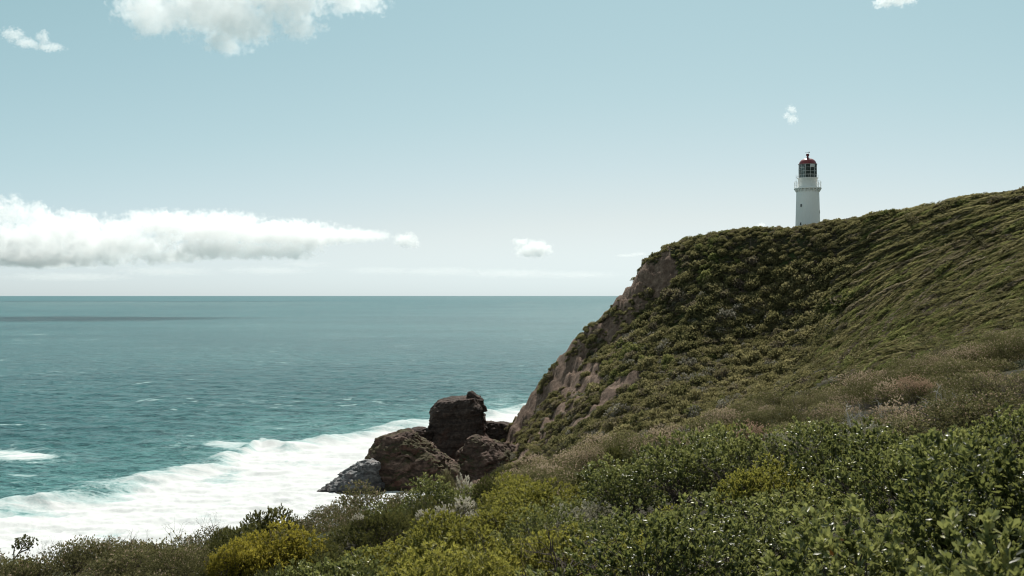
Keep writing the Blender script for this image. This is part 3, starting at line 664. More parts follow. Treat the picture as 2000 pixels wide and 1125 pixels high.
def build_lighthouse():
    k = TOWER[1] / F
    def zz(zy): return CAM_Z - (270 + zy / 5.625 - HOR) * k - base
    base = float(height(TOWER[0], TOWER[1]))
    def rr(w): return w / 2 / 5.625 * k
    W = white_paint(); RED = simple('dark_red_dome_paint', (0.22, 0.045, 0.05), 0.38, var=0.2, scale=2.5); DK = simple('dark_iron', (0.05, 0.052, 0.05), 0.6)
    GRN = simple('dark_green_blank_panel', (0.030, 0.042, 0.036), 0.5); GL = thin_glass(); DARK_PANE = simple('dark_window_pane', (0.05, 0.055, 0.06), 0.2); LN = simple('brass_and_glass_optic', (0.10, 0.11, 0.09), 0.25, var=0.3)  # window panes are one even dark grey
    root = empty('lighthouse', (TOWER[0], TOWER[1], base))
    tag(root, 'white round lighthouse tower with dark red dome standing on the headland crest', 'lighthouse')
    zt, zs0, zs1 = zz(590), zz(562), zz(546)
    v, f = lathe([(rr(268), -1.0), (rr(262), zz(955)), (rr(252), (zz(955) + zt) / 2), (rr(243), zt), (rr(243), zs0 + 0.01)], 64)
    link('tower', mesh_np('tower', v, f, W, True), root)
    # brackets under the gallery
    r0 = rr(243); r1 = rr(285); ch = None
    for i in range(20):
        a = 2 * math.pi * (i + 0.5) / 20
        if ch is None:
            prof = [(r0 - 0.02, zt - 0.1), (r0 + 0.10, zt - 0.05), (r0 + 0.22, zt + 0.22), (r0 + 0.42, zt + 0.42), (r1, zs0 - 0.02), (r0 - 0.02, zs0 - 0.02)]
            w = 0.19; V = np.array([(q, s * w, z) for s in (-1, 1) for q, z in prof]); m = len(prof)
            F4 = np.array([[j, (j + 1) % m, m + (j + 1) % m, m + j] for j in range(m)])
            tri = [[0, j + 1, j] for j in range(1, m - 1)] + [[m, m + j, m + j + 1] for j in range(1, m - 1)]
            ch = mesh_np('bracket', V, [F4, np.array(tri)], W)
        o = link('bracket', ch, root); o.rotation_euler = (0, 0, a)
    rs = rr(292)
    v, f = lathe([(r0 - 0.05, zs0), (rs - 0.10, zs0), (rs, zs0 + 0.07), (rs, zs1 - 0.05), (rs - 0.06, zs1), (0.3, zs1)], 64)
    link('gallery', mesh_np('gallery', v, f, W, False), root)
    # gallery railing
    rl = rs - 0.12; zt2 = zz(477); parts = []
    for i in range(20):
        a = 2 * math.pi * i / 20; parts.append(box_v(rl * math.cos(a), rl * math.sin(a), (zs1 + zt2) / 2, 0.06, 0.06, zt2 - zs1, a))
    for z in np.linspace(zs1 + 0.25, zt2, 5):
        parts.append(tuple(lathe([(rl - 0.02, z - 0.02), (rl + 0.02, z - 0.02), (rl + 0.02, z + 0.02), (rl - 0.02, z + 0.02), (rl - 0.02, z - 0.02)], 48)))
    v, f = join(parts); link('railing', mesh_np('railing', v, f, W), root)
    # lantern drum and its narrow walkway
    rd = rr(206); zd = zz(440)
    v, f = lathe([(rd, zs1 + 0.002), (rd, zd - 0.12), (rd + 0.12, zd - 0.10), (rd + 0.30, zd - 0.02), (rd + 0.30, zd + 0.05), (0.3, zd + 0.05)], 48)
    link('lantern_base', mesh_np('lantern_base', v, f, W, False), root)
    parts = []
    for i in range(14):
        a = 2 * math.pi * i / 14; parts.append(box_v((rd + .26) * math.cos(a), (rd + .26) * math.sin(a), zd + 0.42, 0.035, 0.035, 0.75, a))
    parts.append(tuple(lathe([(rd + .24, zd + .78), (rd + .28, zd + .78), (rd + .28, zd + .81), (rd + .24, zd + .81), (rd + .24, zd + .78)], 48)))
    v, f = join(parts); link('walkway_rail', mesh_np('walkway_rail', v, f, W), root)
    # glazing: 12 bays, 4 tiers
    rg = rr(196); z0, z1 = zd + 0.05, zz(288); nb = 12; hb = (z1 - z0) / 4
    parts = []
    for i in range(nb):
        a = 2 * math.pi * i / nb; parts.append(box_v(rg * math.cos(a), rg * math.sin(a), (z0 + z1) / 2, 0.09, 0.06, z1 - z0, a))
        am = a + math.pi / nb; ci = rg * math.cos(math.pi / nb)
        for kx in range(5):
            parts.append(box_v(ci * math.cos(am), ci * math.sin(am), z0 + hb * kx + (0.04 if kx == 0 else -0.04 if kx == 4 else 0), 0.05, 2 * rg * math.sin(math.pi / nb) - 0.07, 0.055, am))
    v, f = join(parts); link('lantern_frame', mesh_np('lantern_frame', v, f, W), root)
    pw = 2 * rg * math.sin(math.pi / nb) - 0.08; v, f = box_v(0, 0, 0, 0.012, pw, hb - 0.06)
    pm = mesh_np('pane', v, f, GL); bm_ = mesh_np('blank_panel', v, f, GRN); wm_ = mesh_np('white_blank_panel', v, f, simple('pale_blank_panel', (0.72, 0.74, 0.73), 0.5))
    for i in range(nb):
        am = 2 * math.pi * (i + 0.5) / nb; ci = rg * math.cos(math.pi / nb)
        for kx in range(4):
            bay = i - 8                                   # bays 8 and 9 look at the camera
            blank = (bay == 0 or bay == 1 and kx < 3 or bay == 2 and kx < 4)
            pale_pane = bay == 1 and kx == 3  # the one panel in a paler colour
            o = link('blank_panel' if blank or pale_pane else 'pane', wm_ if pale_pane else bm_ if blank else pm, root)
            if pale_pane: tag(o, 'pale blank panel near the top of the lantern')
            o.location = (ci * math.cos(am), ci * math.sin(am), z0 + hb * (kx + 0.5)); o.rotation_euler = (0, 0, am)
    v, f = lathe([(0.55, z0), (0.55, z0 + 0.7), (0.9, z0 + 0.75), (1.05, z0 + 1.3), (1.15, z0 + 1.75), (1.05, z0 + 2.2), (0.85, z0 + 2.7), (0.35, z0 + 2.95), (0.02, z0 + 3.0)], 24)
    link('lens', mesh_np('lens', v, f, LN, False), root)
    rdm = rr(184)
    prof = [(rg - 0.15, z1 - 0.01), (rg + 0.10, z1), (rg + 0.10, z1 + 0.10), (rdm, z1 + 0.13)]
    hd = zz(218) - z1 - 0.13
    prof += [(rdm * math.cos(t), z1 + 0.13 + hd * math.sin(t)) for t in np.linspace(0.12, 1.40, 9)]
    v, f = lathe(prof, 48); link('dome', mesh_np('dome', v, f, RED, True), root)
    zf = z1 + 0.13 + hd - 0.05
    v, f = lathe([(0.50, zf - 0.08), (0.45, zf + 0.10), (0.30, zf + 0.16), (0.27, zf + 0.62), (0.36, zf + 0.72), (0.47, zf + 0.92), (0.45, zf + 1.15), (0.30, zf + 1.32), (0.10, zf + 1.40), (0.0, zf + 1.41)], 24)
    link('ventilator', mesh_np('ventilator', v, f, simple('dark_maroon_ventilator_paint', (0.12, 0.03, 0.035), 0.45), True), root)
    v, f = join([box_v(0, 0, zf + 1.58, 0.05, 0.05, 0.40), box_v(-0.02, 0, zf + 1.72, 1.0, 0.045, 0.05), box_v(0.42, 0, zf + 1.75, 0.34, 0.04, 0.26), box_v(-0.52, 0, zf + 1.72, 0.12, 0.05, 0.14)])
    link('weather_vane', mesh_np('weather_vane', v, f, DK), root)
    ax_ = -(551 - 419) / 5.625 * k
    v, f = join([box_v(ax_, -0.4, zz(448) / 2 + zz(410) / 2 - 0.6, 0.05, 0.05, zz(410) - zz(448) + 1.6), box_v(ax_ + 0.05, -0.4, zz(428), 0.22, 0.05, 0.16)])
    link('antenna', mesh_np('antenna', v, f, DK), root)
    for zx, zy in ((456, 745), (660, 812), (450, 946)):
        rx = rr(np.interp(zy, [590, 955], [243, 262])); xo = (zx - 551) / 5.625 * k; a = -math.pi / 2 + math.asin(xo / rx); z = zz(zy)
        parts = [box_v(rx + 0.01, s * 0.27, z, 0.14, 0.08, 0.92, 0) for s in (-1, 1)] + [box_v(rx + 0.01, 0, z + s * 0.42, 0.139, 0.46, 0.08, 0) for s in (-1, 1)]
        v, f = join(parts); w = link('window', mesh_np('window', v, f, W), root); w.rotation_euler = (0, 0, a)
        v, f = box_v(rx + 0.004, 0, z, 0.06, 0.46, 0.76); link('window_pane', mesh_np('window_pane', v, f, DARK_PANE), w)
build_lighthouse()

# ------------------------------------------------------------------ rocks at the foot of the headland
def rock_material(name, dark, mid, light, green=0.0, wet=0.0):
    t = NT(name); P = t.pos()
    n1 = t.noise(P, 0.18, 6, 0.6); n2 = t.noise(P, 0.9, 7, 0.68); sp = t.n('Mapping'); sp.inputs['Scale'].default_value = (0.25, 0.25, 1.6); t.l(P, sp.inputs['Vector'])
    n3 = t.noise(sp.outputs[0], 0.7, 5, 0.6, 0.4)
    f = t.math('ADD', t.math('MULTIPLY', n2, 0.5), t.math('MULTIPLY', n3, 0.5))
    c = t.ramp(f, [(0.34, dark), (0.50, mid), (0.68, light)])
    c = t.mix(t.mapr(n1, 0.5, 0.68, 0, 0.6), c, tuple(q * z for q, z in zip(mid, (1.3, 0.85, 0.7))))
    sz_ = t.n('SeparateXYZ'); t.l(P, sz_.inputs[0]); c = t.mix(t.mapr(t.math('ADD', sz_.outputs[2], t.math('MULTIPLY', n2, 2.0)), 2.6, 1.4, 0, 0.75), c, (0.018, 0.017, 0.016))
    if green:
        sx = t.n('SeparateXYZ'); t.l(t.n('NewGeometry').outputs['Normal'], sx.inputs[0])
        g = t.math('MULTIPLY', t.mapr(sx.outputs[2], 0.25, 0.7), t.mapr(n1, 0.42, 0.56))
        c = t.mix(t.math('MULTIPLY', g, green), c, (0.055, 0.060, 0.024))
    h = t.math('ADD', n2, t.math('MULTIPLY', n3, 0.8))
    b = t.bsdf(c, 0.9 - 0.5 * wet, t.bump(h, 1.0, 1.0), 0.15 + 0.4 * wet)
    return t.surf(b.outputs[0])
def worley(P, npt, seed):
    r = np.random.default_rng(seed); lo, hi = P.reshape(-1, 3).min(0), P.reshape(-1, 3).max(0)
    S = r.uniform(lo, hi, (npt, 3)); Q = P.reshape(-1, 3)
    d = np.sqrt(((Q[:, None] - S[None]) ** 2 * np.array([1, 1, 1.8])).sum(-1)); i = np.argsort(d, axis=1)[:, :2]
    f1 = np.take_along_axis(d, i[:, :1], 1)[:, 0]; f2 = np.take_along_axis(d, i[:, 1:2], 1)[:, 0]
    return (f2 - f1).reshape(P.shape[:-1]), r.uniform(-1, 1, npt)[i[:, 0]].reshape(P.shape[:-1])
def rock(name, lv, seed, mat, n=2.6, amp=0.9, strata=0.5, nt=150, nz=90, yaw=0.0, tilt=0.0, blocks=90):
    """lv: (z, cx, cy, rx, ry) outlines from foot to top"""
    lv = np.array(lv, float); z = np.linspace(lv[0, 0], lv[-1, 0], nz)
    q = [np.interp(z, lv[:, 0], lv[:, i]) for i in range(1, 5)]
    a = np.arange(nt) * 2 * math.pi / nt
    se = (np.abs(np.cos(a)) ** n + np.abs(np.sin(a)) ** n) ** (-1.0 / n)
    X = q[0][:, None] + q[2][:, None] * se * np.cos(a); Y = q[1][:, None] + q[3][:, None] * se * np.sin(a); Z = np.repeat(z[:, None], nt, 1)
    rings = [(X, Y, Z)]
    for s in (0.88, 0.74, 0.58, 0.4, 0.2, 0.0):
        rings.append(((q[0][-1] + (X[-1:] - q[0][-1]) * s), (q[1][-1] + (Y[-1:] - q[1][-1]) * s), np.full((1, nt), z[-1] + 0.35 * (1 - s))))
    X, Y, Z = (np.concatenate([w[i] for w in rings]) for i in range(3))
    P = np.stack([X, Y, Z], -1) + seed * 13.1
    out = np.stack([np.cos(a), np.sin(a)], -1)[None]
    d = amp * (0.9 * fbm(P * 0.14, 3) + 0.55 * ridged(P * np.array([0.35, 0.35, 0.22]), 5)) + strata * 0.6 * np.sin(Z * 2.1 + 2.5 * fbm(P * 0.1, 2)) + 0.42 * amp * ridged(P * np.array([0.9, 0.9, 0.7]), 4, 0.6)
    P0 = np.stack([X, Y, Z], -1); P0 = P0 + 0.8 * amp * np.stack([fbm(P * 0.3, 3), fbm(P * 0.3 + 7, 3), fbm(P * 0.3 + 13, 3)], -1)
    gap, val = worley(P0, blocks, seed); gap2, val2 = worley(P0, blocks * 5, seed + 50)
    d = d + amp * (0.75 * val - 0.75 * np.exp(-gap / 0.30) + 0.35 * val2 - 0.30 * np.exp(-gap2 / 0.15))
    m = np.concatenate([np.ones(nz), [0.8, 0.6, 0.45, 0.3, 0.15, 0.0]])[:, None]
    X = X + d * m * out[..., 0]; Y = Y + d * m * out[..., 1]; Z = Z + 0.5 * amp * fbm(P * 0.33, 4) + 0.3 * amp * ridged(P * 0.6, 3) + 0.5 * amp * val * (1 - m * 0.7) + tilt * (X - q[0][-1]) * np.clip(Z / z[-1], 0, 1) ** 2
    V = np.stack([X, Y, Z], -1).reshape(-1, 3); c0 = V.mean(0); c0[2] = 0
    i = np.arange(X.size).reshape(X.shape); j = np.roll(i, -1, 1)
    f = np.stack([i[:-1], j[:-1], j[1:], i[1:]], -1).reshape(-1, 4)
    return link(name, mesh_np(name, V - c0, f, mat, True), loc=c0)
def pxr(px0, px1, d): return ((px0 + px1) / 2 - 1000) / F * d, (px1 - px0) / 2 / F * d
def levels(rows, d, dy, zoff=0.0):
    out = []
    for py, p0, p1, ry in rows:
        cx, rx = pxr(p0, p1, d); out.append((CAM_Z - (py - HOR) / F * d + zoff, cx, d + dy, rx, ry))
    return sorted(out)
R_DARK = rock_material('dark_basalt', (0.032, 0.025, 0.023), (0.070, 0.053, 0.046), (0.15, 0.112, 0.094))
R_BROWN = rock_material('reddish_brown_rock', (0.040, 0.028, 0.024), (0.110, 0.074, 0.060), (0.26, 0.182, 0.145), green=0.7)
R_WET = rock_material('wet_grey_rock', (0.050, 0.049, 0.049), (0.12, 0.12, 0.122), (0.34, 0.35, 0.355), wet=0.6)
o = rock('sea_stack', levels([(925, 818, 985, 13), (895, 822, 980, 12.5), (870, 828, 962, 11.5), (852, 836, 950, 10), (840, 840, 944, 9.0), (820, 843, 940, 8.3), (800, 846, 938, 8.0), (787, 851, 934, 7.6), (779, 860, 932, 6.5)], 300, 0), 1, R_DARK, n=4.2, amp=0.55, strata=0.30, nt=230, nz=140, tilt=0.12, blocks=140)
tag(o, 'dark blocky sea stack with a flat top and small spire off the headland', 'rock')
sp = rock('spire', [(-3.5, 0.4, 0, 2.6, 2.6), (0.2, 0.3, 0, 2.0, 2.0), (1.6, -0.2, 0, 1.3, 1.3), (2.6, -0.5, 0, 0.8, 0.8), (3.4, -0.5, 0, 0.35, 0.35)], 2, R_DARK, n=2, amp=0.30, strata=0.1, nt=56, nz=34, blocks=30)
sp.parent = o; q = at(926, 781, 300); sp.scale = (1.2, 1, 0.85); sp.location = (q[0] - o.location.x, q[1] - o.location.y - 2.0, q[2] - 0.2)
o = rock('boulder', levels([(905, 795, 850, 5), (868, 800, 848, 4.5), (850, 801, 846, 4), (838, 805, 842, 3.2), (833, 812, 832, 2)], 296, -3), 3, R_DARK, n=2.3, amp=0.5, strata=0.2, nt=80, nz=50)
tag(o, 'low dark boulder leaning against the seaward foot of the sea stack', 'rock')
o = rock('rock_saddle', levels([(912, 905, 1060, 9), (880, 912, 1055, 7), (858, 925, 1042, 5.5), (845, 932, 1034, 4.5), (834, 938, 1026, 3.2), (826, 944, 960, 2.0)], 302, 2), 4, R_DARK, n=2.6, amp=0.8, strata=0.3)
tag(o, 'low dark rock saddle joining the sea stack to the headland', 'rock')
o = rock('brown_rock', levels([(965, 708, 935, 12), (945, 708, 915, 11.5), (922, 709, 890, 10.5), (905, 715, 871, 9.5), (885, 724, 848, 8), (868, 736, 826, 6.5), (857, 750, 812, 5), (850, 770, 802, 3.2), (846, 782, 796, 2)], 262, 4), 5, R_BROWN, n=2.4, amp=0.85, strata=0.35, nt=180, nz=100)
tag(o, 'big reddish brown domed rock standing in the surf before the sea stack', 'rock')
o = rock('brown_mound', levels([(950, 872, 1060, 11), (925, 880, 1045, 10), (905, 893, 1030, 8.5), (885, 905, 1015, 6.5), (870, 914, 985, 4.5), (861, 922, 950, 2.5), (858, 926, 936, 1.4)], 268, 3), 6, R_BROWN, n=2.0, amp=0.8, strata=0.25)
tag(o, 'sunlit brown triangular mound between the domed rock and the headland', 'rock')
o = rock('wet_reef', levels([(980, 596, 742, 7), (966, 624, 740, 6.5), (950, 650, 738, 6), (936, 672, 736, 5), (924, 690, 733, 4), (914, 705, 730, 3), (908, 712, 726, 2)], 250, 7), 7, R_WET, n=2.6, amp=0.8, strata=0.2, blocks=45)
tag(o, 'slanting wet grey reef streaked with white water left of the domed rock', 'rock')

# ------------------------------------------------------------------ near slope: shrubs as things, the rest of the thicket as masses
INFO = {  # kind: (name, label, category, group)
 'leafy_shrub': ('leafy_shrub', 'dark green coastal shrub with glossy broad leaves in the near thicket', 'glossy broad leaved shrubs of the near thicket'),
 'lime_shrub': ('lime_shrub', 'light yellow green narrow leaved shrub among the near thicket', 'light yellow green shrubs on the near slope'),
 'heath_shrub': ('heath_shrub', 'olive brown fine leaved heath mound on the near slope', 'olive heath mounds on the near slope'),
 'pink_heath': ('pink_heath', 'heath mound with dry tan brown flower heads on the near slope', 'tan flowered heath mounds along the near crest'),
 'dark_shrub': ('feathery_shrub', 'dark green feathery upright shrub on the near slope', 'dark feathery shrubs on the near slope'),
 'peach_heath': ('peach_heath', 'peach coloured heath mound', 'peach heath mounds'),
 'silver_shrub': ('silver_shrub', 'silver grey shrub on the near slope', 'silver shrubs'),
 'cream_shrub': ('cream_flowered_shrub', 'shrub with cream feathery flower heads', 'cream flowered shrubs'),
 'yellow_shrub': ('yellow_shrub', 'yellow green shrub', 'yellow shrubs')}
def place(kind, v, x, y, z, s, rz, label=None, group=None, sz=1.0, tilt=(0, 0)):
    nm, lab, grp = INFO[kind]
    fol, stem = PROTO[kind][v % len(PROTO[kind])]
    t = empty(nm, (x, y, z), rz); t.scale = (s, s, s * sz); t.rotation_euler = (tilt[0], tilt[1], rz)
    tag(t, label or lab, 'shrub', None if label else grp)
    if group: t['group'] = group
    link('foliage', fol, t); link('stem', stem, t)
    return t
GREEN_EDGE = ([930, 1100, 1280, 1350, 1500, 1700, 1850, 2000, 2300], [1135, 1000, 888, 872, 852, 836, 838, 846, 840])
def species(px, py, r, q):
    u = min(0.999, max(0.0, q + 0.16 * r.normal()))
    if px > 930 and py > np.interp(px, *GREEN_EDGE) + r.normal() * 8:
        return 'dark_shrub' if u < 0.10 else 'leafy_shrub' if u < 0.84 else 'lime_shrub'
    if px > 1290: return 'heath_shrub' if u < 0.42 else 'pink_heath' if u < 0.68 else 'twig' if u < 0.82 else 'heath_shrub'
    if px < 430: return 'heath_shrub' if u < (0.88 if py < 1100 else 0.75) else 'pink_heath' if u < 0.95 else 'lime_shrub' if py > 1095 else 'heath_shrub'
    if px < 730 and py < 1012: return 'pink_heath' if u < 0.45 else 'heath_shrub'
    if px < 650: return 'dark_shrub' if u < 0.55 else 'heath_shrub'
    if py < 948 and px < 1290: return 'heath_shrub' if u < 0.42 else 'pink_heath' if u < 0.66 else 'twig' if u < 0.85 else 'dark_shrub'
    if px > 950: return 'lime_shrub' if u < 0.72 else 'leafy_shrub' if u < 0.85 else 'heath_shrub'
    if 740 < px < 900 and py > 1065: return 'lime_shrub' if u < 0.7 else 'leafy_shrub'
    return 'dark_shrub' if u < 0.48 else 'leafy_shrub' if u < 0.75 else 'lime_shrub' if u < 0.88 else 'heath_shrub'
def relief(x, y):
    """how far the cover stands above or below its mean height: clumps and hollows"""
    a = np.tanh(2.6 * noise3(p3(np.asarray(x, float) / 1.9, np.asarray(y, float) / 1.9, 3.3))); b = np.tanh(2.2 * noise3(p3(np.asarray(x, float) / 4.2, np.asarray(y, float) / 4.2, 8.8)))
    return 0.40 * a + 0.38 * b
SPECIAL = []          # (x, y, radius) kept free for single plants
def build_near():
    r = np.random.default_rng(5)
    pts = []
    # dart throwing with spacing that grows with distance
    y = 2.2
    grid = {}
    cand = []
    for _ in range(26000):
        yy = 70 * r.uniform() ** 0.75 + 1.6; xx = r.uniform(-0.62, 0.66) * yy + r.uniform(-1.2, 1.2)
        cand.append((xx, yy))
    cand.sort(key=lambda q: q[1])
    P = np.zeros((0, 2)); 
    acc = []
    cell = {}
    for xx, yy in cand:
        sp_ = 0.95 if yy < 5 else 1.22 if yy < 12 else 1.25 + 0.004 * yy
        ci, cj = int(math.floor(xx / 1.6)), int(math.floor(yy / 1.6)); ok = True
        for a in (-1, 0, 1):
            for b in (-1, 0, 1):
                for qx, qy in cell.get((ci + a, cj + b), ()):
                    if (qx - xx) ** 2 + (qy - yy) ** 2 < sp_ * sp_: ok = False; break
                if not ok: break
            if not ok: break
        if ok and not any((xx - a) ** 2 + (yy - b) ** 2 < c * c for a, b, c in SPECIAL):
            cell.setdefault((ci, cj), []).append((xx, yy)); acc.append((xx, yy))
    acc = np.array(acc); rel = relief(acc[:, 0], acc[:, 1]); rel = np.where(acc[:, 1] < 4.5, 0.5 * rel, rel); z = height(acc[:, 0], acc[:, 1]) + rel; pxa = 1000 + F * acc[:, 0] / acc[:, 1]; z = z - 0.34 * sstep(1350, 1650, pxa) * sstep(26, 16, acc[:, 1])
    lists = {}
    for (xx, yy), zg, rl in zip(acc, z, rel):
        if yy < 2.6 and abs(xx) < 1.3: continue
        px = 1000 + F * xx / yy; py = HOR + (CAM_Z - zg - 0.55) * F / yy
        if px < -250 or px > 2350: continue
        k = species(px, HOR + (CAM_Z - zg + rl - 0.55) * F / yy, r, float(noise3(np.array([xx / 2.6, yy / 2.6, 1.7])) * 0.9 + 0.5))
        if k in ('leafy_shrub', 'lime_shrub') and yy > 5.5 and float(noise3(np.array([xx / 1.7, yy / 1.7, 6.4]))) < -0.34: k = 'twig'
        s = r.uniform(0.80, 1.55) * (0.72 if yy < 5 else 0.92 if yy < 9 else 1.0) * (1.0 + 0.003 * yy)
        lists.setdefault(k, []).append((xx, yy, zg - 0.14 - 0.12 * (s - 1), s, r.uniform(0, 6.28), r.integers(0, 12)))
    LIM = {'leafy_shrub': 150, 'lime_shrub': 60, 'heath_shrub': 70, 'pink_heath': 80, 'dark_shrub': 60, 'twig': 30}
    MASS = {'leafy_shrub': 'glossy dark green thicket behind the nearest shrubs', 'lime_shrub': 'light green low cover on the near slope', 'heath_shrub': 'olive heath covering the near slope towards its crest',
            'pink_heath': 'pinkish brown heath along the crest of the near slope', 'dark_shrub': 'dark feathery cover on the near slope', 'twig': 'bare dark twigs tangled among the shrubs of the near slope'}
    for k, L in lists.items():
        L.sort(key=lambda q: -q[3] / q[1])
        for (xx, yy, zg, s, rz, v) in L[:LIM[k]]:
            if k == 'twig':
                o = link('twig_bush', TWIGS[v % 3]); o.location = (xx, yy, zg); o.scale = (s, s, s * 0.9); o.rotation_euler = (0, 0, rz)
                tag(o, 'leafless bush of dark thin twigs among the other shrubs of the near slope', 'shrub', 'bare twig bushes of the near slope')
            else: place(k, v, xx, yy, zg, s, rz, sz=r.uniform(0.75, 1.15))
        rest = L[LIM[k]:]
        nv = 3 if k == 'twig' else len(PROTO[k])
        for v in range(nv):
            q = np.array([w for w in rest if w[5] % nv == v])
            if not len(q): continue
            me = TWIGS[v] if k == 'twig' else PROTO[k][v][0]
            src = bpy.data.objects.new(k + '_source', me)
            n = len(q); rot = np.stack([0 * q[:, 4], 0 * q[:, 4], q[:, 4]], 1); scl = np.stack([q[:, 3]] * 3, 1) * r.uniform(0.8, 1.12, (n, 3))
            scatter({'leafy_shrub': 'leafy_thicket', 'lime_shrub': 'lime_cover', 'heath_shrub': 'heath_cover', 'pink_heath': 'pink_heath_cover', 'dark_shrub': 'feathery_cover', 'twig': 'twig_tangle'}[k], src, q[:, :3], rot, scl, MASS[k], 'undergrowth')
    print({k: len(v) for k, v in lists.items()})

def single(kind, px, py_top, d, hgt, s, label, v=0, sz=None, dz=0.0, rz=None, group=None):
    """a plant of its own whose top is seen at (px, py_top) from d metres"""
    x, y, z = at(px, py_top, d); 
    t = place(kind, v, x, y, z - hgt, s, rz if rz is not None else px * 0.7, label, group)
    natural = {'yellow_shrub': 1.15, 'heath_shrub': 0.62, 'pink_heath': 0.62, 'peach_heath': 0.62, 'silver_shrub': 0.66, 'cream_shrub': 0.55, 'leafy_shrub': 0.7, 'dark_shrub': 0.88, 'lime_shrub': 0.68}[kind]
    t.scale = (s, s, hgt / natural)
    return t
def near_leaf_bush(px, py_top, d, Rr, hgt, sprigs, seed, label, nparts, light=0.0):
    """one of the bushes close to the camera: its nearest leaves are parts, the inner foliage one mass"""
    r = np.random.default_rng(seed)
    x, y, z = at(px, py_top, d); org = np.array([x, y, z - hgt])
    P, D, val = clumped(sprigs, r, Rr, hgt * 0.92, 12, 0.40, seed, -0.3)
    per = 13
    ax = D + np.array([0, 0, 0.7]) + r.normal(size=D.shape) * 0.25; ax /= np.linalg.norm(ax, axis=1)[:, None]
    base = np.repeat(P, per, 0); axr = np.repeat(ax, per, 0)
    dd = axr + 0.55 * r.normal(size=axr.shape); dd /= np.linalg.norm(dd, axis=1)[:, None]
    base = base + axr * r.uniform(0, 0.035, len(base))[:, None]
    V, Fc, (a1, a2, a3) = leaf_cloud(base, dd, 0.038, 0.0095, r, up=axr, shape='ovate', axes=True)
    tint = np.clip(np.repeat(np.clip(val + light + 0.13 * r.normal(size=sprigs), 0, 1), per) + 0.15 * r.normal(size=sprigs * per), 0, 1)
    dist = np.linalg.norm(V[:, 3] + org - np.array([0, 0, CAM_Z]), axis=1)
    front = np.argsort(dist + 0.25 * r.uniform(size=len(dist)))[:nparts]
    rest = np.setdiff1d(np.arange(len(V)), front)
    t = empty('broadleaf_bush', org); tag(t, label, 'bush')
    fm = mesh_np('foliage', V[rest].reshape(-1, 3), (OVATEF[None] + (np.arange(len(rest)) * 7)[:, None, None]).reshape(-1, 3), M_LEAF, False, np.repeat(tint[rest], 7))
    o = link('foliage', fm, t); o['kind'] = 'stuff'
    for i in front:
        m = LEAF_ORANGE if r.uniform() < 0.012 else LEAF_PART[min(4, int(tint[i] * 5))]
        o = link('leaf', m, t)
        M = np.eye(4); M[:3, 0] = a1[i]; M[:3, 1] = a2[i]; M[:3, 2] = a3[i]; M[:3, 3] = base[i]
        o.matrix_local = Matrix(M.tolist())
    tips = P[r.choice(sprigs, 40, replace=False)] * 0.97
    sv, sf = tubes(stem_segs(tips, r, root=(0, 0, -0.3), thick=0.010)); link('stem', mesh_np('stem', sv, sf, M_TWIG, True), t)
    SPECIAL.append((x, y, Rr * 0.5))
    return t
LEAF_PART = [mesh_np('leaf', OVATEV, OVATEF, M_LEAF, False, np.full(7, 0.1 + 0.2 * i)) for i in range(5)]
LEAF_ORANGE = mesh_np('leaf', OVATEV, OVATEF, leaf_material('withered_orange_leaf', [(0.30, 0.10, 0.03), (0.42, 0.17, 0.04), (0.5, 0.25, 0.06)], (0.5, 0.2, 0.04)), False, np.full(7, 0.5))
near_leaf_bush(1965, 735, 4.6, 0.84, 1.5, 2700, 301, 'tall dark broad leaved bush rising highest at the right edge of the thicket', 290, -0.40)
near_leaf_bush(1935, 1015, 2.9, 0.42, 0.75, 700, 302, 'pale green broad leaved bush in the bottom right corner of the picture', 280, 0.18)
near_leaf_bush(1690, 968, 4.1, 0.55, 0.85, 950, 303, 'broad leaved bush with fat upright rosettes at the bottom edge of the thicket', 280, 0.12)
# plants one can pick out
def note(px, d, rad): SPECIAL.append(((px - 1000) / F * d, d, rad))
single('yellow_shrub', 540, 1003, 22, 1.35, 1.12, 'big yellow green rounded bush standing out of the olive heath near the bottom', 0); note(520, 21.3, 1.4); note(520, 19.3, 1.2)
single('yellow_shrub', 462, 1032, 21.4, 0.95, 0.72, 'smaller yellow green shrub pressed against the big yellow bush', 1); note(462, 21.0, 1.1)
single('heath_shrub', 150, 1048, 25, 0.75, 1.05, 'smooth olive heath dome on the skyline in front of the surf', 0)
single('heath_shrub', 222, 1050, 25.5, 0.65, 0.8, 'small dark olive heath dome just beside the smooth heath dome on the skyline', 1)
for px, py, s, d, lab in ((905, 968, 0.8, 23, 'tallest cream flowered shrub, growing at the right end of the cream cluster'), (866, 981, 0.85, 22.6, 'wide low cream flowered shrub in the middle of the cream cluster'),
                          (829, 992, 0.6, 22, 'small cream flowered shrub at the left end of the cream cluster'), (924, 992, 0.6, 21.5, 'cream flowered shrub lowest of the cream cluster'),
                          (700, 1000, 0.5, 25, 'tiny faded cream flowered shrub on its own over the dark feathery cover')):
    single('cream_shrub', px, py, d, 0.42 * s / 0.7, s, lab, int(px)); note(px, d - 0.3, 0.75)
for px, py, s, d, lab in ((1120, 978, 1.15, 19, 'wide silver grey shrub in front of the yellow green cover'), (1165, 972, 0.8, 19.3, 'small silver grey shrub touching the wide silver shrub'),
                          (1690, 818, 0.9, 21, 'silver green shrub at the edge of the glossy thicket beneath the bleached branches'), (1525, 838, 1.0, 24, 'pale silver green shrub beside the peach coloured heath on the crest'), (1560, 848, 0.8, 23, 'low silver shrub between the pale silver green shrub and the glossy thicket')):
    single('silver_shrub', px, py, d, 0.5 * s, s, lab, int(px)); note(px, d - 0.3, 0.8)
single('heath_shrub', 872, 922, 33, 0.95, 0.48, 'little upright dark shrub on thin stems before the brown rock', 2)
